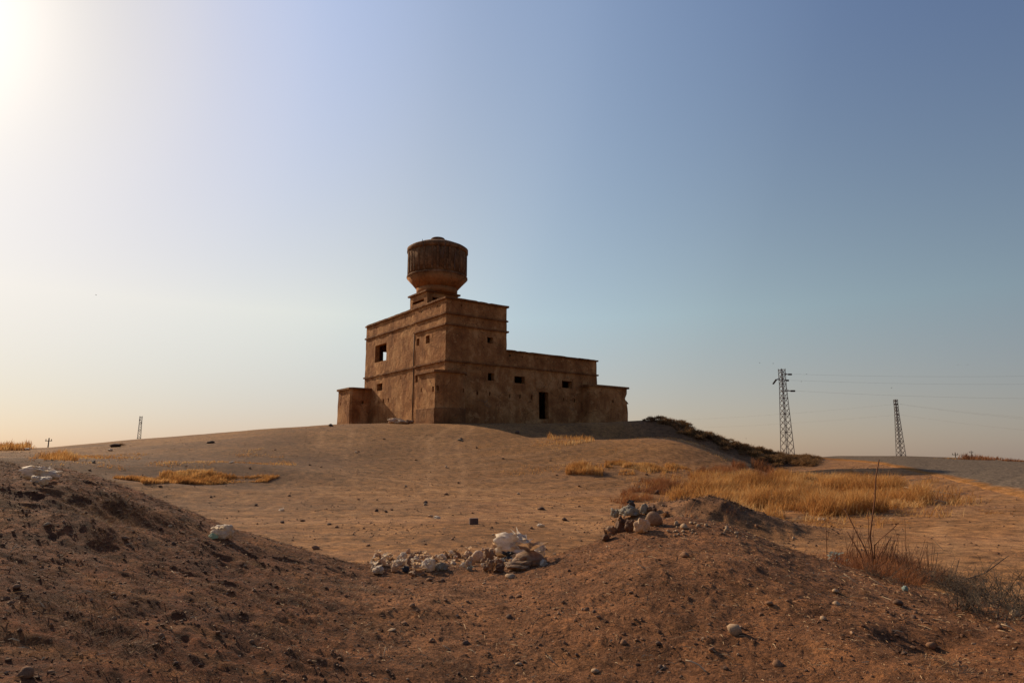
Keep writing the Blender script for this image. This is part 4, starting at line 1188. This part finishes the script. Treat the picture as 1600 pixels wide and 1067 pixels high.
patch([(170, 748), (250, 742), (330, 742), (428, 744), (425, 753), (330, 756), (210, 755)], 13000, .25, .011, 'long low band of orange dry grass on the left slope', thr=-.7, rmin=14)
patch([(70, 712), (115, 711), (120, 719), (80, 720)], 1100, .4, .012, 'small tuft of dry grass behind the left mound', thr=-.3, rmin=14)
patch([(-60, 700), (0, 700), (48, 700), (45, 703.5), (-60, 704)], 2600, .55, .02, 'dry grass fringe on the far left skyline', thr=-.4, rmin=14)
patch([(885, 735), (905, 732), (938, 736), (938, 744), (885, 744)], 1500, .55, .011, 'dense rounded tuft of orange dry grass on the slope right of centre', thr=-.9)
patch([(940, 724), (985, 724), (990, 731), (945, 731)], 1200, .36, .012, 'second tuft of dry grass up the slope behind the rounded tuft', thr=-.5)
patch([(930, 726), (1050, 726), (1110, 738), (1060, 746), (960, 742)], 3500, .2, .011, 'thin short dry grass on the slope right of centre', thr=.15)
patch([(855, 684), (930, 686), (925, 697), (860, 693)], 800, .36, .011, 'dry grass in front of the fort at the edge of its shadow', thr=-.1)
patch([(970, 764), (1020, 752), (1080, 745), (1110, 748), (1060, 757), (990, 786), (960, 795)], 4200, .34, .007, 'reddish dry weeds along the left flank of the small mound', m=M_rust, thr=-.05, lean=.5)
patch([(1030, 745), (1200, 735), (1210, 752), (1120, 765), (1050, 752)], 5000, .5, .008, 'rusty weeds between the small mound and the big dry grass', m=M_rust, thr=-.05)
patch([(1080, 804), (1150, 803), (1155, 818), (1080, 816)], 900, .28, .005, 'sparse reddish weeds behind the crest of the right mound', m=M_rust, thr=-.2, lean=.5)
patch([(1290, 868), (1420, 880), (1440, 905), (1380, 908), (1300, 880)], 4200, .26, .0026, 'dry grass litter round the foot of the tall dead weed', thr=-.2, lean=1.1, m=M_rust)
patch([(700, 700), (1180, 712), (1150, 735), (820, 745), (650, 715)], 2500, .1, .012, 'very sparse short straw on the hillside below the fort', thr=.35, freq=.25)
patch([(60, 712), (420, 700), (460, 728), (200, 735), (40, 725)], 2600, .12, .014, 'thin dry stubble on the left slope', thr=.1, freq=.2, rmin=14, lean=.9)
patch([(1440, 716.5), (1600, 721), (1620, 722), (1540, 719)], 300, .2, .02, 'dry stubble on the shoulder of the road crest', thr=-.3)
patch([(1500, 716.6), (1560, 718), (1552, 719.8), (1500, 718.2)], 700, .45, .02, 'weed clump on the road crest skyline at the right', m=M_rust, thr=-.9)
patch([(1560, 718.8), (1600, 720.5), (1600, 722), (1565, 720.4)], 250, .25, .02, 'low weeds at the right end of the road crest', m=M_rust, thr=-.3)
patch([(1020, 772), (1060, 757), (1100, 757), (1140, 770), (1210, 792), (1180, 800), (1090, 792), (1040, 788)], 5000, .13, .006, 'dark dead weed litter on the small mound', m=M_twig, thr=-.25, lean=1.5, cat='weed litter', name='weed_litter')
patch([(1130, 785), (1250, 802), (1420, 803), (1420, 812), (1260, 814), (1140, 800)], 2500, .1, .005, 'grey straw litter along the front of the big dry grass patch', m=M_litter, thr=-.1, lean=1.6, cat='weed litter', name='weed_litter')
patch([(1000, 658), (1060, 662), (1100, 679), (1150, 695), (1200, 708), (1240, 716), (1255, 719), (1240, 725), (1180, 716), (1120, 697), (1060, 676)], 6500, .45, .015, 'dull brown dry weeds covering the shaded bank', m=M_bush, thr=.08, rmin=20, lean=.6, cat='weeds', name='dry_weeds')
patch([(960, 740), (1100, 735), (1330, 738), (1500, 765), (1540, 785), (1480, 806), (1300, 822), (1120, 800), (960, 780)], 5000, .3, .007, 'scattered thin straw tufts round the big dry grass patch', thr=.42, freq=.8, wob=1.5, lean=.7)
patch([(1100, 786), (1240, 800), (1400, 800), (1500, 780), (1530, 790), (1440, 815), (1260, 824), (1120, 808)], 2600, .09, .007, 'trampled straw on the dirt before the big dry grass patch', thr=.12, freq=.9, wob=1.2, lean=1.8)
# fibrous tufts in the foreground soil
patch([(520, 905), (1000, 890), (1250, 960), (1500, 1040), (1580, 1066), (500, 1066)], 5000, .035, .0016, 'short dry rootlets in the foreground bank', m=M_litter, thr=.1, freq=1.6, lean=1.6, cat='rootlets', name='rootlets')
patch([(10, 760), (190, 775), (420, 880), (560, 920), (500, 1066), (10, 1066)], 13000, .035, .0014, 'matted dry grass roots on the left mound', m=M_litter, thr=.05, freq=1.3, lean=1.8, cat='rootlets', name='rootlets')

# gravel and straw bits
def scatter(n, rmin, rmax, azm, smin, smax, label, name, seedf, dens=None, tint=None, octa=False):
    a = rng.uniform(-azm, azm, n); r = np.sqrt(rng.uniform(rmin**2, rmax**2, n))
    if dens is not None:
        k = dens(a, r) > rng.random(n); a = a[k]; r = r[k]
    n = len(a); x = r*np.sin(a); y = r*np.cos(a); z = height(x, y)
    s = smin*(smax/smin)**(rng.random(n)**2.6)
    import bmesh
    bm = bmesh.new(); bmesh.ops.create_icosphere(bm, subdivisions=1, radius=.5)
    if octa:
        bm.free(); bm = bmesh.new(); bmesh.ops.create_icosphere(bm, subdivisions=1, radius=.5); bm.free(); bm = bmesh.new()
        vv = [bm.verts.new(q) for q in ((.5,0,0),(0,.5,0),(-.5,0,0),(0,-.5,0),(0,0,.5))]; bm.verts.index_update()
        for k_ in range(4): bm.faces.new((vv[k_], vv[(k_+1) % 4], vv[4]))
        bm.verts.ensure_lookup_table()
    base = np.array([v.co[:] for v in bm.verts]); fc = np.array([[v.index for v in f.verts] for f in bm.faces]); bm.free()
    m_ = len(base)
    J = rng.uniform(.6, 1.25, (n, m_, 1)); V_ = base[None]*J
    sc = np.stack([rng.uniform(.7, 1.3, n), rng.uniform(.7, 1.2, n), rng.uniform(.45, .9, n)], 1)
    V_ = V_*sc[:, None, :]*s[:, None, None]
    t = rng.uniform(0, 6.28, n); c_, s_n = np.cos(t), np.sin(t)
    vx = V_[..., 0]*c_[:, None] - V_[..., 1]*s_n[:, None]; vy = V_[..., 0]*s_n[:, None] + V_[..., 1]*c_[:, None]
    V_ = np.stack([vx + x[:, None], vy + y[:, None], V_[..., 2] + (z + s*.08)[:, None]], -1)
    me_ = np_mesh(name, V_.reshape(-1, 3), (np.arange(n)[:, None, None]*m_ + fc[None]).reshape(-1, 3))
    set_tint(me_, np.clip(rng.beta(1.3, 1.7, n) if tint is None else tint(n), 0, 1), m_)
    return link(name, me_, M_gravel, label=label, cat='gravel', kind='stuff')
scatter(34000, 2.7, 9.8, R(43), .004, .013, 'fine grit between the clods of the foreground bank', 'fine_grit', 4, octa=True)
scatter(17000, 2.7, 9.8, R(43), .007, .032, 'loose grit and crumbs of earth on the foreground bank', 'grit', 1,
        lambda a, r: sstep(9.8, 8, r))
scatter(60000, 9, 48, R(42), .015, .085, 'sparse grit on the plain and hill', 'plain_grit', 2, octa=True, tint=lambda n_: np.clip(rng.normal(.42, .2, n_), 0, 1), dens= lambda a, r: .25 + .75*sstep(-.1, .5, vn(r*np.sin(a)*.35, r*np.cos(a)*.35, 91)))
scatter(9000, 13.5, 17.5, R(26), .012, .07, 'crumbs of earth on the small weedy mound', 'mound_grit', 3,
        lambda a, r: sum(np.exp(-.5*(((r*np.sin(a)-q[0])/(q[3]*1.1))**2 + ((r*np.cos(a)-q[1])/(q[4]*1.2))**2)) for q in BUMPS[:3]))

def bits(n, rmin, rmax, label):
    a = rng.uniform(-R(43), R(43), n); r = np.sqrt(rng.uniform(rmin**2, rmax**2, n)); x = r*np.sin(a); y = r*np.cos(a); z = height(x, y)
    L = rng.uniform(.01, .045, n)*rng.choice([1, 1, 1, 2], n); t = rng.uniform(0, 6.28, n); w = .0008
    dx, dy = np.cos(t)*L/2, np.sin(t)*L/2; px_, py_ = -np.sin(t)*w, np.cos(t)*w
    dz = rng.uniform(-.3, .3, n)*L; md = rng.uniform(.002, .012, n)
    V_ = np.stack([np.stack([x-dx-px_, y-dy-py_, z+.006-dz/2], 1), np.stack([x-dx+px_, y-dy+py_, z+.009-dz/2], 1),
                   np.stack([x+px_*2, y+py_*2, z+.006+md], 1), np.stack([x-px_*2, y-py_*2, z+.003+md], 1),
                   np.stack([x+dx+px_, y+dy+py_, z+.009+dz/2], 1), np.stack([x+dx-px_, y+dy-py_, z+.006+dz/2], 1)], 1)
    f_ = np.array([(0, 3, 2, 1), (3, 5, 4, 2)])
    me_ = np_mesh('straw_bits', V_.reshape(-1, 3), (np.arange(n)[:, None, None]*6 + f_[None]).reshape(-1, 4))
    set_tint(me_, rng.beta(1.6, 2.6, n), 6)
    link('straw_bits', me_, M_litter, label=label, cat='straw', kind='stuff')
bits(16000, 2.8, 9, 'bits of straw scattered over the foreground bank')

# bigger stalks one can point at
def px_path(base, pts, depth=0, rr=None):
    """a path standing at a ground point, given by photo offsets"""
    s = pxm(base); az = math.atan2(base.x, base.y); rx, ry = math.cos(az), -math.sin(az)
    out = []
    for (dx, dz, *dd) in pts:
        dd = dd[0] if dd else 0
        out.append((base.x + rx*dx*s + math.sin(az)*dd, base.y + ry*dx*s + math.cos(az)*dd, base.z + dz*s))
    return out
M_stalk = simple('pale_stalk', (.62, .45, .27), (.45, .3, .16), 10, .7, 0)
M_stem = simple('brown_stem', (.2, .085, .04), (.11, .045, .02), 20, .8, 0)
def stalk(u, v, pts, r_, label):
    b0 = hit(u, v); P = px_path(b0, pts); mb = MB().tube(P, r_, 5)
    link('stalk', mb.mesh('stalk', True), M_stalk, label=label, cat='stalk')
stalk(1088, 1050, [(-14, 14), (-6, 13), (4, 9), (14, 0), (20, -6)], .005, 'pale curved stalk at the bottom edge right of centre')
stalk(865, 1036, [(-7, 9), (0, 2), (11, -8)], .0035, 'straight pale straw low in the centre of the bank')
stalk(1002, 888, [(-7, 8), (0, 3), (9, -3)], .0035, 'pale straw on the left flank of the right mound')
stalk(1578, 985, [(-8, 6), (0, 4), (10, -4)], .004, 'pale straw near the right edge')
stalk(1338, 912, [(-14, 12), (-4, 4), (6, -4)], .003, 'pale straw on the bank below the turquoise scrap')
stalk(1375, 915, [(-12, 10), (0, 2), (14, -6)], .003, 'pale straw beneath the tall dead weed')
stalk(602, 1030, [(0, 16), (-2, 6), (0, -4)], .003, 'upright pale straw at the bottom left of centre')
stalk(700, 1015, [(-8, 6), (2, 0), (6, -8)], .003, 'short pale straw on the lower bank below the rubbish pile')
stalk(70, 950, [(-6, 8), (0, 0), (3, -6)], .003, 'thin straw on the dark lower left bank')
stalk(15, 870, [(-6, -6), (0, 4), (6, 14)], .003, 'thin straw at the left edge of the dark bank')
stalk(1480, 785, [(-44, 10), (-10, 2), (20, -4)], .014, 'long fallen pale stalk at the right end of the dry grass')
stalk(1470, 777, [(-40, 12), (-10, 8), (16, 4), (30, 6)], .012, 'second fallen pale stalk at the right end of the dry grass')
stalk(1400, 757, [(-30, -2), (0, 3), (40, 9)], .012, 'long straw lying over the right half of the dry grass')
stalk(1168, 786, [(-18, -2), (0, 2), (12, 3)], .01, 'fallen grey stalk between the small mound and the dry grass')

# tall dead thistle
wb = hit(1366, 893)
weed = empty('dead_thistle', wb, label='tall dry brown thistle with seed heads on the right bank', cat='dead weed')
def Z6(x, y): return ((x-605)/4.21, (640-y)/4.21)      # measured on an enlargement of the photograph
stems = [([(605,650),(603,540),(600,450),(615,370),(640,250),(655,130),(680,25)], .0105, 0),
         ([(592,610),(570,520),(540,450),(505,360),(485,310)], .0085, .05), ([(575,600),(530,520),(500,455),(485,425)], .007, -.05),
         ([(610,560),(620,500),(660,455),(700,420),(735,385)], .0075, .08), ([(612,600),(640,540),(675,490),(700,450)], .007, -.1),
         ([(600,600),(590,480),(598,380),(602,310)], .005, .1), ([(370,560),(375,440),(380,350),(400,348)], .004, .12),
         ([(380,470),(392,420),(405,410)], .003, .12), ([(735,660),(722,560),(735,470),(725,400)], .004, -.05),
         ([(790,700),(800,620),(840,540),(872,478)], .004, -.12), ([(760,640),(770,520),(775,420),(778,345)], .0035, .06),
         ([(700,640),(690,560),(715,480),(728,455)], .004, .02), ([(640,640),(660,600),(655,520),(690,470)], .0035, .1),
         ([(560,600),(535,590),(545,540),(530,470)], .003, -.08), ([(640,200),(655,190),(672,160)], .003, 0), ([(648,240),(640,215),(632,205)], .003, 0),
         ([(820,690),(830,600),(822,520)], .003, .05), ([(860,700),(880,640),(930,590)], .003, .0), ([(450,640),(440,590),(452,540)], .003, .05),
         ([(850,700),(870,610),(868,520)], .003, .15), ([(520,640),(500,560),(470,520)], .003, .12)]
for k in range(75):
    bx_ = random.uniform(440, 900); tx = bx_ + random.uniform(-60, 90); hy = random.uniform(80, 240); by_ = 640 + (bx_-605)*.22
    stems.append(([(bx_, by_+10), (bx_*.6+tx*.4+random.uniform(-12, 12), by_-hy*.45), (tx, by_-hy)], .0034, random.uniform(-.15, .15)))
for k, (pts, r_, dd) in enumerate(stems):
    q = px_path(Vector((0, 0, 0)) + wb, [(*Z6(x, y), dd*(1-i_/len(pts)*.3)) for i_, (x, y) in enumerate(pts)])
    q = [(a-wb.x, b_-wb.y, c_-wb.z) for a, b_, c_ in q]
    if k < 12: q[0] = (q[0][0], q[0][1], q[0][2]-.04)
    mb = MB().tube(q, list(np.linspace(r_*1.25, r_*.75, len(q))), 6)
    link('stem', mb.mesh('stem', True), M_stem, weed)
def head_mesh(seed):
    rs_ = random.Random(seed); mb = MB()
    for k in range(26):
        t = rs_.uniform(0, 6.28); ph = rs_.uniform(-.6, 1.3); L = rs_.uniform(.6, 1.1)
        d = Vector((math.cos(t)*math.cos(ph), math.sin(t)*math.cos(ph), math.sin(ph)))
        mb.tube([(0, 0, 0), d*L*.5, d*L], [.22, .13, .03], 3, False)
    return mb.mesh('seed_head')
HM = head_mesh(3)
for (x, y, s_h, dd) in ((735, 382, .028, .08), (715, 384, .02, .08), (398, 362, .024, .12), (406, 410, .024, .12), (485, 308, .02, .05), (602, 308, .022, .1), (728, 490, .016, .02), (600, 330, .016, .1), (745, 378, .018, .08)):
    q = px_path(wb, [(*Z6(x, y), dd)])[0]
    o = link('seed_head', HM, M_stem, weed); o.location = (q[0]-wb.x, q[1]-wb.y, q[2]-wb.z); o.scale = (s_h,)*3

def twig_shrub(seed, n, H, W, m=M_twig, rad=.0022, fork=3):
    rs_ = random.Random(seed); mb = MB(); tn = []
    def grow(p, d, L, r_, lv):
        pts = [p]; q = Vector(p)
        for k in range(3):
            d = (d + Vector((rs_.uniform(-.45, .45), rs_.uniform(-.45, .45), rs_.uniform(-.25, .3)))).normalized()
            q = q + d*L/3; pts.append(q.copy())
            if lv < fork and rs_.random() < .75: grow(q.copy(), (d + Vector((rs_.uniform(-1, 1), rs_.uniform(-1, 1), rs_.uniform(-.4, .7)))).normalized(), L*.62, r_*.7, lv+1)
        a = len(mb.v); mb.tube(pts, [r_, r_*.9, r_*.8, r_*.5], 3, False); tn.extend([rs_.random()]*(len(mb.v)-a))
    for k in range(n):
        t = rs_.uniform(0, 6.28); rr = W*math.sqrt(rs_.random())*.6
        d = Vector((math.cos(t)*rs_.uniform(.3, 1.4), math.sin(t)*rs_.uniform(.3, 1.4), rs_.uniform(.4, 1.2))).normalized()
        grow(Vector((rr*math.cos(t), rr*math.sin(t), -.02)), d, H*rs_.uniform(.6, 1.2), rad, 0)
    me_ = mb.mesh('twigs'); at = me_.attributes.new('tint', 'FLOAT', 'POINT'); at.data.foreach_set('value', tn)
    return me_
TW = [twig_shrub(k, 38, .2, .26, rad=.0028) for k in range(3)]
places = [(1432, 905, 1.0, 'wiry grey dead shrub just right of the thistle'), (1468, 918, 1.1, 'wiry dead shrub between the first one and the forked branch'),
          (1505, 925, 1.1, 'wiry dead shrub under the forked branch'), (1545, 938, 1.2, 'wiry dead shrub right of the forked branch'),
          (1582, 950, 1.2, 'wiry dead shrub at the right edge of the bank'), (1625, 960, 1.2, 'wiry dead shrub cut by the right edge'),
          (1490, 950, .8, 'low wiry dead shrub in front of the forked branch'), (1560, 968, .8, 'low wiry dead shrub at the front near the right edge'),
          (1410, 880, .7, 'small wiry dead shrub behind the thistle'), (1380, 905, .55, 'small tangle of twigs at the thistle foot')]
for k, (u, v, s_, lb) in enumerate(places):
    o = link('dead_shrub', TW[k % 3], M_twig, label=lb, cat='shrub', group='wiry dead shrubs on the right bank'); o.location = hit(u, v); o.scale = (s_, s_, s_*.9); o.rotation_euler = (0, 0, k*1.3)
bb = hit(1508, 905)
br = []
fb = empty('forked_branch', bb, label='grey forked dead branch sticking up from the wiry shrubs at the right', cat='branch')
for pts, r_ in (([(-30, -10), (0, 0), (22, 10), (42, 28), (47, 32)], .008), ([(22, 10), (30, 22), (40, 30)], .005), ([(42, 28), (36, 30), (32, 33)], .003), ([(-12, -4), (-8, 10), (-4, 22)], .004),
                ([(-40, -4), (-30, 12), (-26, 30)], .006), ([(-26, 30), (-38, 26)], .004), ([(-26, 30), (-12, 31), (-8, 40)], .004), ([(-28, 44), (-20, 34), (-14, 32)], .003)):
    q = [(a-bb.x, b_-bb.y, c_-bb.z) for a, b_, c_ in px_path(bb, pts)]
    link('twig', MB().tube(q, list(np.linspace(r_, r_*.5, len(q))), 5).mesh('twig', True), simple('grey_bark', (.15, .115, .085), rough=.9, bmp=0) if not br else br[0], fb)
    br = br or [bpy.data.materials['grey_bark']]

# dark shrubs along the shaded bank right of the fort
def bush_mesh(seed, n=420):
    r_ = np.random.default_rng(seed)
    th = r_.uniform(0, 2*np.pi, n); ph = np.arccos(r_.uniform(0, 1, n)); rad = r_.uniform(.25, 1, n)**.6
    k_ = r_.integers(0, 7, n); ct = r_.uniform(-.5, .5, (7, 3)); ct[:, 2] = r_.uniform(0, .35, 7)
    c_ = np.stack([np.sin(ph)*np.cos(th), np.sin(ph)*np.sin(th), np.cos(ph)*.8], 1)*rad[:, None]*.5 + ct[k_]
    d = r_.normal(size=(n, 3)); d[:, 2] = np.abs(d[:, 2]) + .3; d /= np.linalg.norm(d, axis=1)[:, None]
    e = np.cross(d, r_.normal(size=(n, 3))); e /= np.linalg.norm(e, axis=1)[:, None]
    L = r_.uniform(.15, .5, n)[:, None]; w = r_.uniform(.012, .032, n)[:, None]
    V_ = np.stack([c_ - e*w, c_ + e*w, c_ + d*L + e*w*.3], 1)
    me_ = np_mesh('bush', V_.reshape(-1, 3), np.arange(3*n).reshape(-1, 3)); set_tint(me_, r_.random(n), 3); return me_
BU = [bush_mesh(k) for k in range(5)]
LBL = 'low dark shrub on the shadowed bank right of the fort'
def bushes(n, uf, label, group, smin=.25, smax=.6, m=M_bush):
    for k in range(n):
        u, v = uf()
        p = hit(u, v, 20, 75)
        s_ = random.uniform(smin, smax)
        ls = [(1040, 'nearest the fort'), (1080, 'on its upper part'), (1120, 'above its middle'), (1160, 'at its middle'), (1200, 'below its middle'), (1222, 'left of the near pylon'), (1245, 'at the foot of the near pylon'), (1275, 'right of the near pylon'), (9999, 'at its far right end')]
        sw = size_word(s_, smin + (smax-smin)*.33, smin + (smax-smin)*.66)
        o = link('shrub', BU[random.randrange(5)], m, label=f"{sw} {label}, {next(t for m_, t in ls if u < m_)}", cat='shrub', group=group)
        o.location = p; o.scale = (s_*random.uniform(.9, 1.6), s_*random.uniform(.9, 1.4), s_*random.uniform(.7, 1.1)); o.rotation_euler = (0, 0, random.uniform(0, 6))
cu = [985, 1030, 1060, 1100, 1150, 1200, 1240, 1290]; cv = [658, 656, 661.5, 678.5, 694.5, 708, 715, 717]
def crest_f():
    u = random.uniform(1000, 1285); return u, float(np.interp(u, cu, cv)) + random.choice([.4, .8, 1.5])
def slope_f():
    u = random.uniform(1060, 1280); return u, float(np.interp(u, cu, cv)) + random.uniform(2, 16)
def foot_f():
    u = random.uniform(1180, 1280); return min(u, 1300), random.uniform(716, 729)
bushes(52, crest_f, 'dark skyline shrub on the bank', 'dark shrubs on the bank skyline', .22, .5)
bushes(46, slope_f, 'dark shrub on the shaded bank slope', 'dark shrubs on the shaded bank slope', .25, .6)
bushes(20, foot_f, 'dark shrub at the foot of the bank', 'dark shrubs at the foot of the bank', .3, .6)
p = hit(186, 697.5, 20, 80); o = link('shrub', BU[1], M_bush, label='small dark shrub on the slope below the far left pylon', cat='shrub'); o.location = p; o.scale = (.45, .4, .22)
p = hit(835, 735, 20, 80)

# birds
def bird_mesh():
    mb = MB().tube([(0, -.5, 0), (0, -.3, .02), (0, 0, .03), (0, .3, .03), (0, .42, .04), (0, .55, .02)], [.02, .1, .15, .1, .08, .01], 8)
    for s in (-1, 1):
        mb.add([(s*.05, .2, .05), (s*.6, .22, .25), (s*1.1, -.05, .15), (s*.55, -.08, .22), (s*.05, -.2, .04), (s*.05, .2, .08), (s*.6, .22, .28), (s*1.1, -.05, .16), (s*.55, -.08, .25), (s*.05, -.2, .07)],
               [(0, 1, 2, 3, 4), (9, 8, 7, 6, 5), (0, 5, 6, 1), (1, 6, 7, 2), (2, 7, 8, 3), (3, 8, 9, 4)])
    mb.add([(-.12, -.65, 0), (.12, -.65, 0), (0, -.35, .03), (0, -.5, -.03)], [(0, 1, 2), (0, 3, 1), (0, 2, 3), (1, 3, 2)])
    return mb.mesh('bird')
BD = bird_mesh()
for (u, v, lb) in ((1187, 567, 'tiny dark bird in the sky up and left of the near pylon'), (1208, 568, 'tiny dark bird right beside the first one above the near pylon'),
                   (1260, 584.5, 'tiny dark bird just above the top cable right of the near pylon'), (1252, 596, 'tiny dark bird below the top cable right of the near pylon'),
                   (1393, 606, 'tiny dark bird above the smaller pylon'), (1497, 570, 'tiny dark bird high at the right, left one of two'),
                   (1512, 570, 'tiny dark bird high at the right, right one of two'), (1166, 685, 'tiny dark bird low over the shrubby bank'), (150, 461, 'tiny bird alone in the pale left sky')):
    r_ = 90; az, te = azel(u, v)
    o = link('bird', BD, M_bird, label=lb, cat='bird', group='birds in the sky'); o.location = (r_*math.sin(az), r_*math.cos(az), float(te)*r_)
    o.scale = (.14,)*3; o.rotation_euler = (0, random.uniform(-.3, .3), random.uniform(0, 6))
